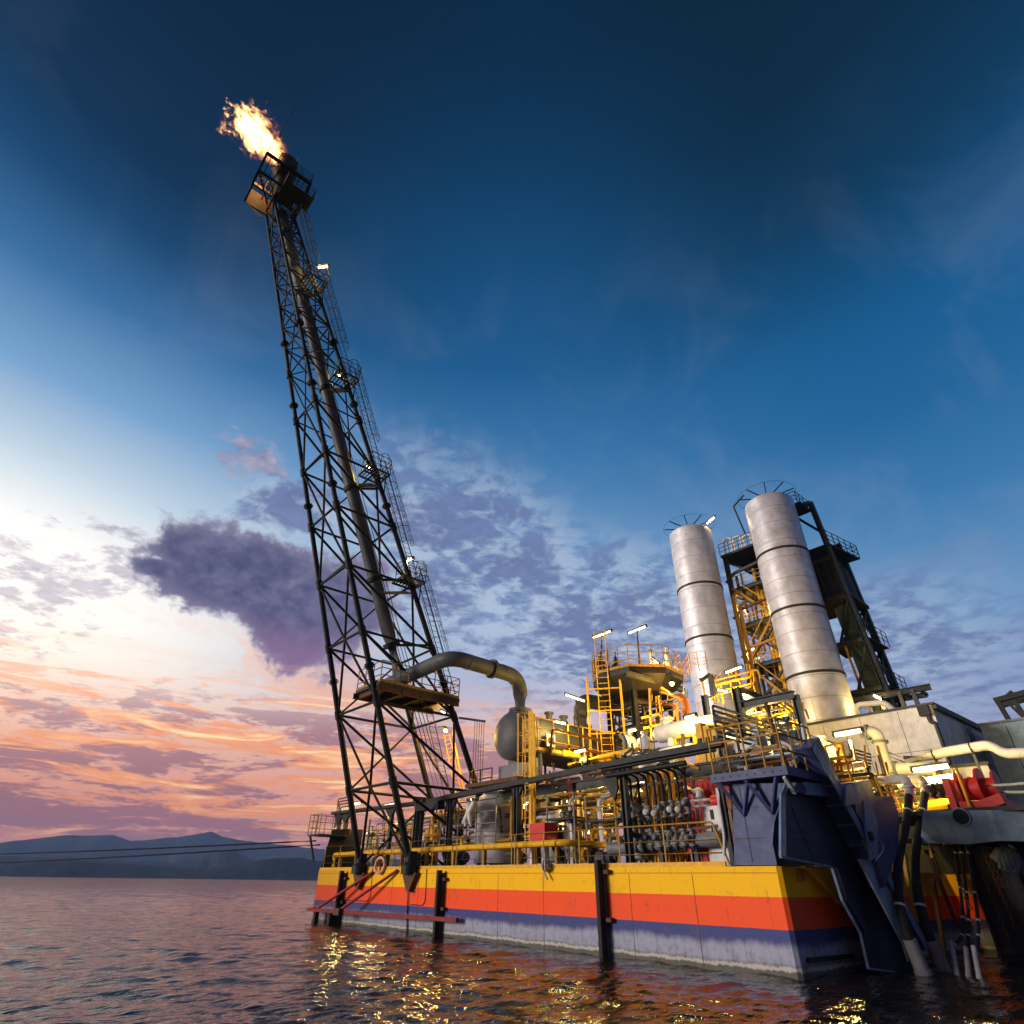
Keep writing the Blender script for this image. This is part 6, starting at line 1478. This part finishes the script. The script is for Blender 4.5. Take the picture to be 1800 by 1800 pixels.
# ------------------------------------------------------------------ racks of small pipes that fill the gaps
def rack(u0, u1, v0, v1, y, n_, label, seed, cols=('yellow', 'tan', 'grey', 'light', 'brown', 'mid'), rmax=.075):
    r_ = random.Random(seed); a_, b_ = P(u0, v1, y=y), P(u1, v0, y=y)
    t = thing('pipe_rack', label, 'pipe rack', (a_.x, y, a_.z))
    x0, x1, z0, z1 = a_.x, b_.x, a_.z, b_.z
    for x in (x0, (x0+x1)/2, x1): MB().bar((x, y+.12, z0), (x, y+.12, z1), .09).build('rack_post', r_.choice(('mid', 'tan')), t)
    for i in range(n_):
        rr = r_.uniform(.022, rmax); yy = y+r_.uniform(-.25, .5); m_ = r_.choice(cols)
        if i % 3:
            z_ = z0+(z1-z0)*r_.uniform(.1, .95); xa, xb = x0+(x1-x0)*r_.uniform(-.05, .35), x0+(x1-x0)*r_.uniform(.6, 1.05)
            up_ = r_.choice((-1, 1))*r_.uniform(.3, .9)
            MB().pipe([(xa, yy, z_+up_), (xa, yy, z_), (xb, yy, z_+.03), (xb, yy+.1, z_-up_)], rr, 8, rr*2.5).build('pipe_run', m_, t)
        else:
            x = x0+(x1-x0)*r_.uniform(0, 1)
            MB().pipe([(x, yy, z0), (x, yy, z0+(z1-z0)*r_.uniform(.5, 1.0)), (x+r_.uniform(-.6, .6), yy, z1+.1)], rr, 8, rr*2.5).build('pipe_run', m_, t)
            MB().lathe((x, yy, z0+(z1-z0)*.4), (0, 0, 1), [(rr, -.14), (rr*2+.03, -.14), (rr*2+.03, -.1), (rr*1.3, -.08), (rr*1.3, .08), (rr*2+.03, .1), (rr*2+.03, .14), (rr, .14)], 10).build('flange', 'mid', t)
rack(640, 770, 1425, 1505, 3.6, 15, 'tangle of small pipes between the flare tower feet', 1)
rack(775, 905, 1400, 1500, 3.2, 15, 'small pipes running in front of the domed grey tank', 2)
rack(915, 1010, 1395, 1500, 3.5, 18, 'tangle of small pipes behind the red box', 3)
rack(1005, 1100, 1375, 1500, 3.7, 20, 'tangle of small pipes behind the ochre railed scaffold', 4)
rack(1100, 1215, 1365, 1490, 2.9, 20, 'tangle of small pipes behind the hooked valve pipes', 5)
rack(930, 1090, 1345, 1392, 3.9, 16, 'small pipes along the raised deck under the drum gallery', 6)
rack(1090, 1240, 1300, 1345, 4.4, 18, 'small pipes along the raised deck under the white vessel', 7)
rack(1070, 1200, 1215, 1310, 9.6, 22, 'small pipes inside the legs of the valve tower', 8, ('yellow', 'tan', 'mid', 'dark', 'orange'))
rack(1230, 1400, 1235, 1305, 9.5, 22, 'small pipes behind the pipe bridge below the silos', 9, ('yellow', 'tan', 'mid', 'light', 'grey'))
rack(1270, 1420, 1300, 1360, 2.6, 14, 'small pipes behind the tan railing of the pedestal', 10)
rack(1420, 1540, 1310, 1395, 8.4, 20, 'tangle of small pipes in the bright area by the leaning girder', 11, ('yellow', 'tan', 'light', 'mid'))
rack(1570, 1700, 1365, 1425, 11.6, 18, 'small pipes in the bright area behind the fat hoses', 12, ('yellow', 'tan', 'light', 'mid'))
rack(1240, 1330, 1170, 1240, 18, 14, 'small pipes at the foot of the frame between the silos', 13, ('yellow', 'tan', 'mid'))
# ------------------------------------------------------------------ lamps
def lamp(u0, v0, u1, v1, y, label, power, pole=None, **k):
    return tube_lamp(P(u0, v0, y=y), P(u1, v1, y=y), label, power, pole, **k)
pA = P(1056, 1185, y=8.5); lamp(1043, 1121, 1074, 1109, 8.5, 'glowing tube lamp on a tall pole at the left of the octagonal platform', 14, pA)
pB = P(1125, 1180, y=9.5); lamp(1105, 1113, 1135, 1101, 9.5, 'glowing tube lamp on a tall pole above the ladder of the octagonal platform', 14, pB)
pC = P(1022, 1330, y=5.2); lamp(995, 1221, 1029, 1233, 5.2, 'glowing tube lamp on a pole before the gooseneck duct', 40, pC)
lamp(1148, 1158, 1158, 1166, 10.5, 'short glowing tube among the relief valves', 45)
lamp(1296, 1064, 1312, 1074, 26.6, 'upper glowing tube inside the frame between the silos', 160, rad=.09)
lamp(1314, 1136, 1332, 1144, 26.6, 'lower glowing tube inside the frame between the silos', 190, rad=.09)
lamp(1242, 920, 1256, 909, 24.5, 'tilted glowing tube at the top beside the farther silo', 30, rad=.08)
lamp(1276, 1182, 1304, 1172, 14, 'glowing tube hanging in front of the foot of the farther silo', 70)
lamp(1302, 1224, 1321, 1232, 9.0, 'glowing tube under the grey beam of the pipe bridge', 60)
lamp(1275, 1295, 1313, 1305, 4.2, 'long glowing tube above the pale drum behind the tan railing', 40)
lamp(1344, 1304, 1368, 1309, 5.0, 'glowing tube above the smaller grey drum', 36)
lamp(1536, 1222, 1549, 1228, 24.5, 'glowing tube on the roof beside the green column', 55, rad=.09)
lamp(1468, 1292, 1514, 1284, 10, 'big bright tube lamp hanging below the deckhouse roof edge', 150, rad=.085)
lamp(1606, 1354, 1668, 1346, 10.5, 'brightest tube lamp, low down between hoses and pale pipe', 150, rad=.085)
lamp(1444, 1344, 1462, 1340, 9, 'bright tube lamp behind the leaning girder', 60, rad=.08)
lamp(618, 1414, 634, 1411, 3.4, 'glowing tube under the arched beam left of the front tower foot', 45)
lamp(674, 1417, 694, 1413, 3.4, 'glowing tube under the arched beam between the tower feet', 45)
lamp(745, 1167, 762, 1173, 1.5, 'glowing tube behind the bend of the flare duct', 20)
lamp(776, 1250, 784, 1254, 3.0, 'glowing tube under the big flare tower landing', 14)
for k, (u, v, y, w) in enumerate(((1000, 1408, 4.6, 60), (1060, 1402, 4.6, 60), (1130, 1388, 4.4, 60), (1190, 1378, 4.4, 55), (930, 1412, 5.0, 50), (830, 1405, 5.5, 55), (1150, 1455, 4.6, 40), (1040, 1462, 4.6, 45))):
    lamp(u-7, v+1, u+9, v-2, y, ['tube lamp under the deck above the scaffold shelf', 'tube lamp under the deck above the ochre railed scaffold', 'tube lamp under the deck behind the left hooked pipes', 'tube lamp under the deck behind the right hooked pipes', 'tube lamp under the deck behind the caged ladder', 'tube lamp under the deck behind the tarpaulin', 'low tube lamp behind the valve row near the deck', 'low tube lamp behind the yellow pump'][k], w*1.15)
lamp(1010, 1322, 1030, 1318, 4.6, 'tube lamp under the drum gallery', 45)
lamp(1205, 1262, 1222, 1258, 3.6, 'tube lamp over the white vessel', 60)
lamp(1105, 1285, 1118, 1282, 6.2, 'tube lamp low on the valve tower', 55)
lamp(975, 1268, 995, 1272, 4.4, 'tube lamp over the drum gallery', 50)
lamp(1262, 1212, 1280, 1216, 17, 'added fill tube lamp at the foot of the frame between the silos', 120)  # extra lamp, added to lift the dark equipment below the silos
lamp(1350, 1270, 1366, 1272, 9, 'added fill tube lamp below the pipe bridge beam by the nearer silo', 60)  # another added lamp, only there to brighten this area
lamp(1520, 1392, 1534, 1390, 9.5, 'tube lamp above the yellow ladder tower', 60)
lamp(1425, 1392, 1440, 1389, 8.5, 'tube lamp near the deck behind the leaning girder', 50)
sodium_lamp(P(1181, 1201, y=8.6), 'orange glowing floodlight under the octagonal platform', 160, P(1172, 1190, y=9.2))
sodium_lamp(P(783, 1283, y=3.4), 'orange glowing floodlight under the flare tower landing', 190, P(770, 1278, y=3.2))
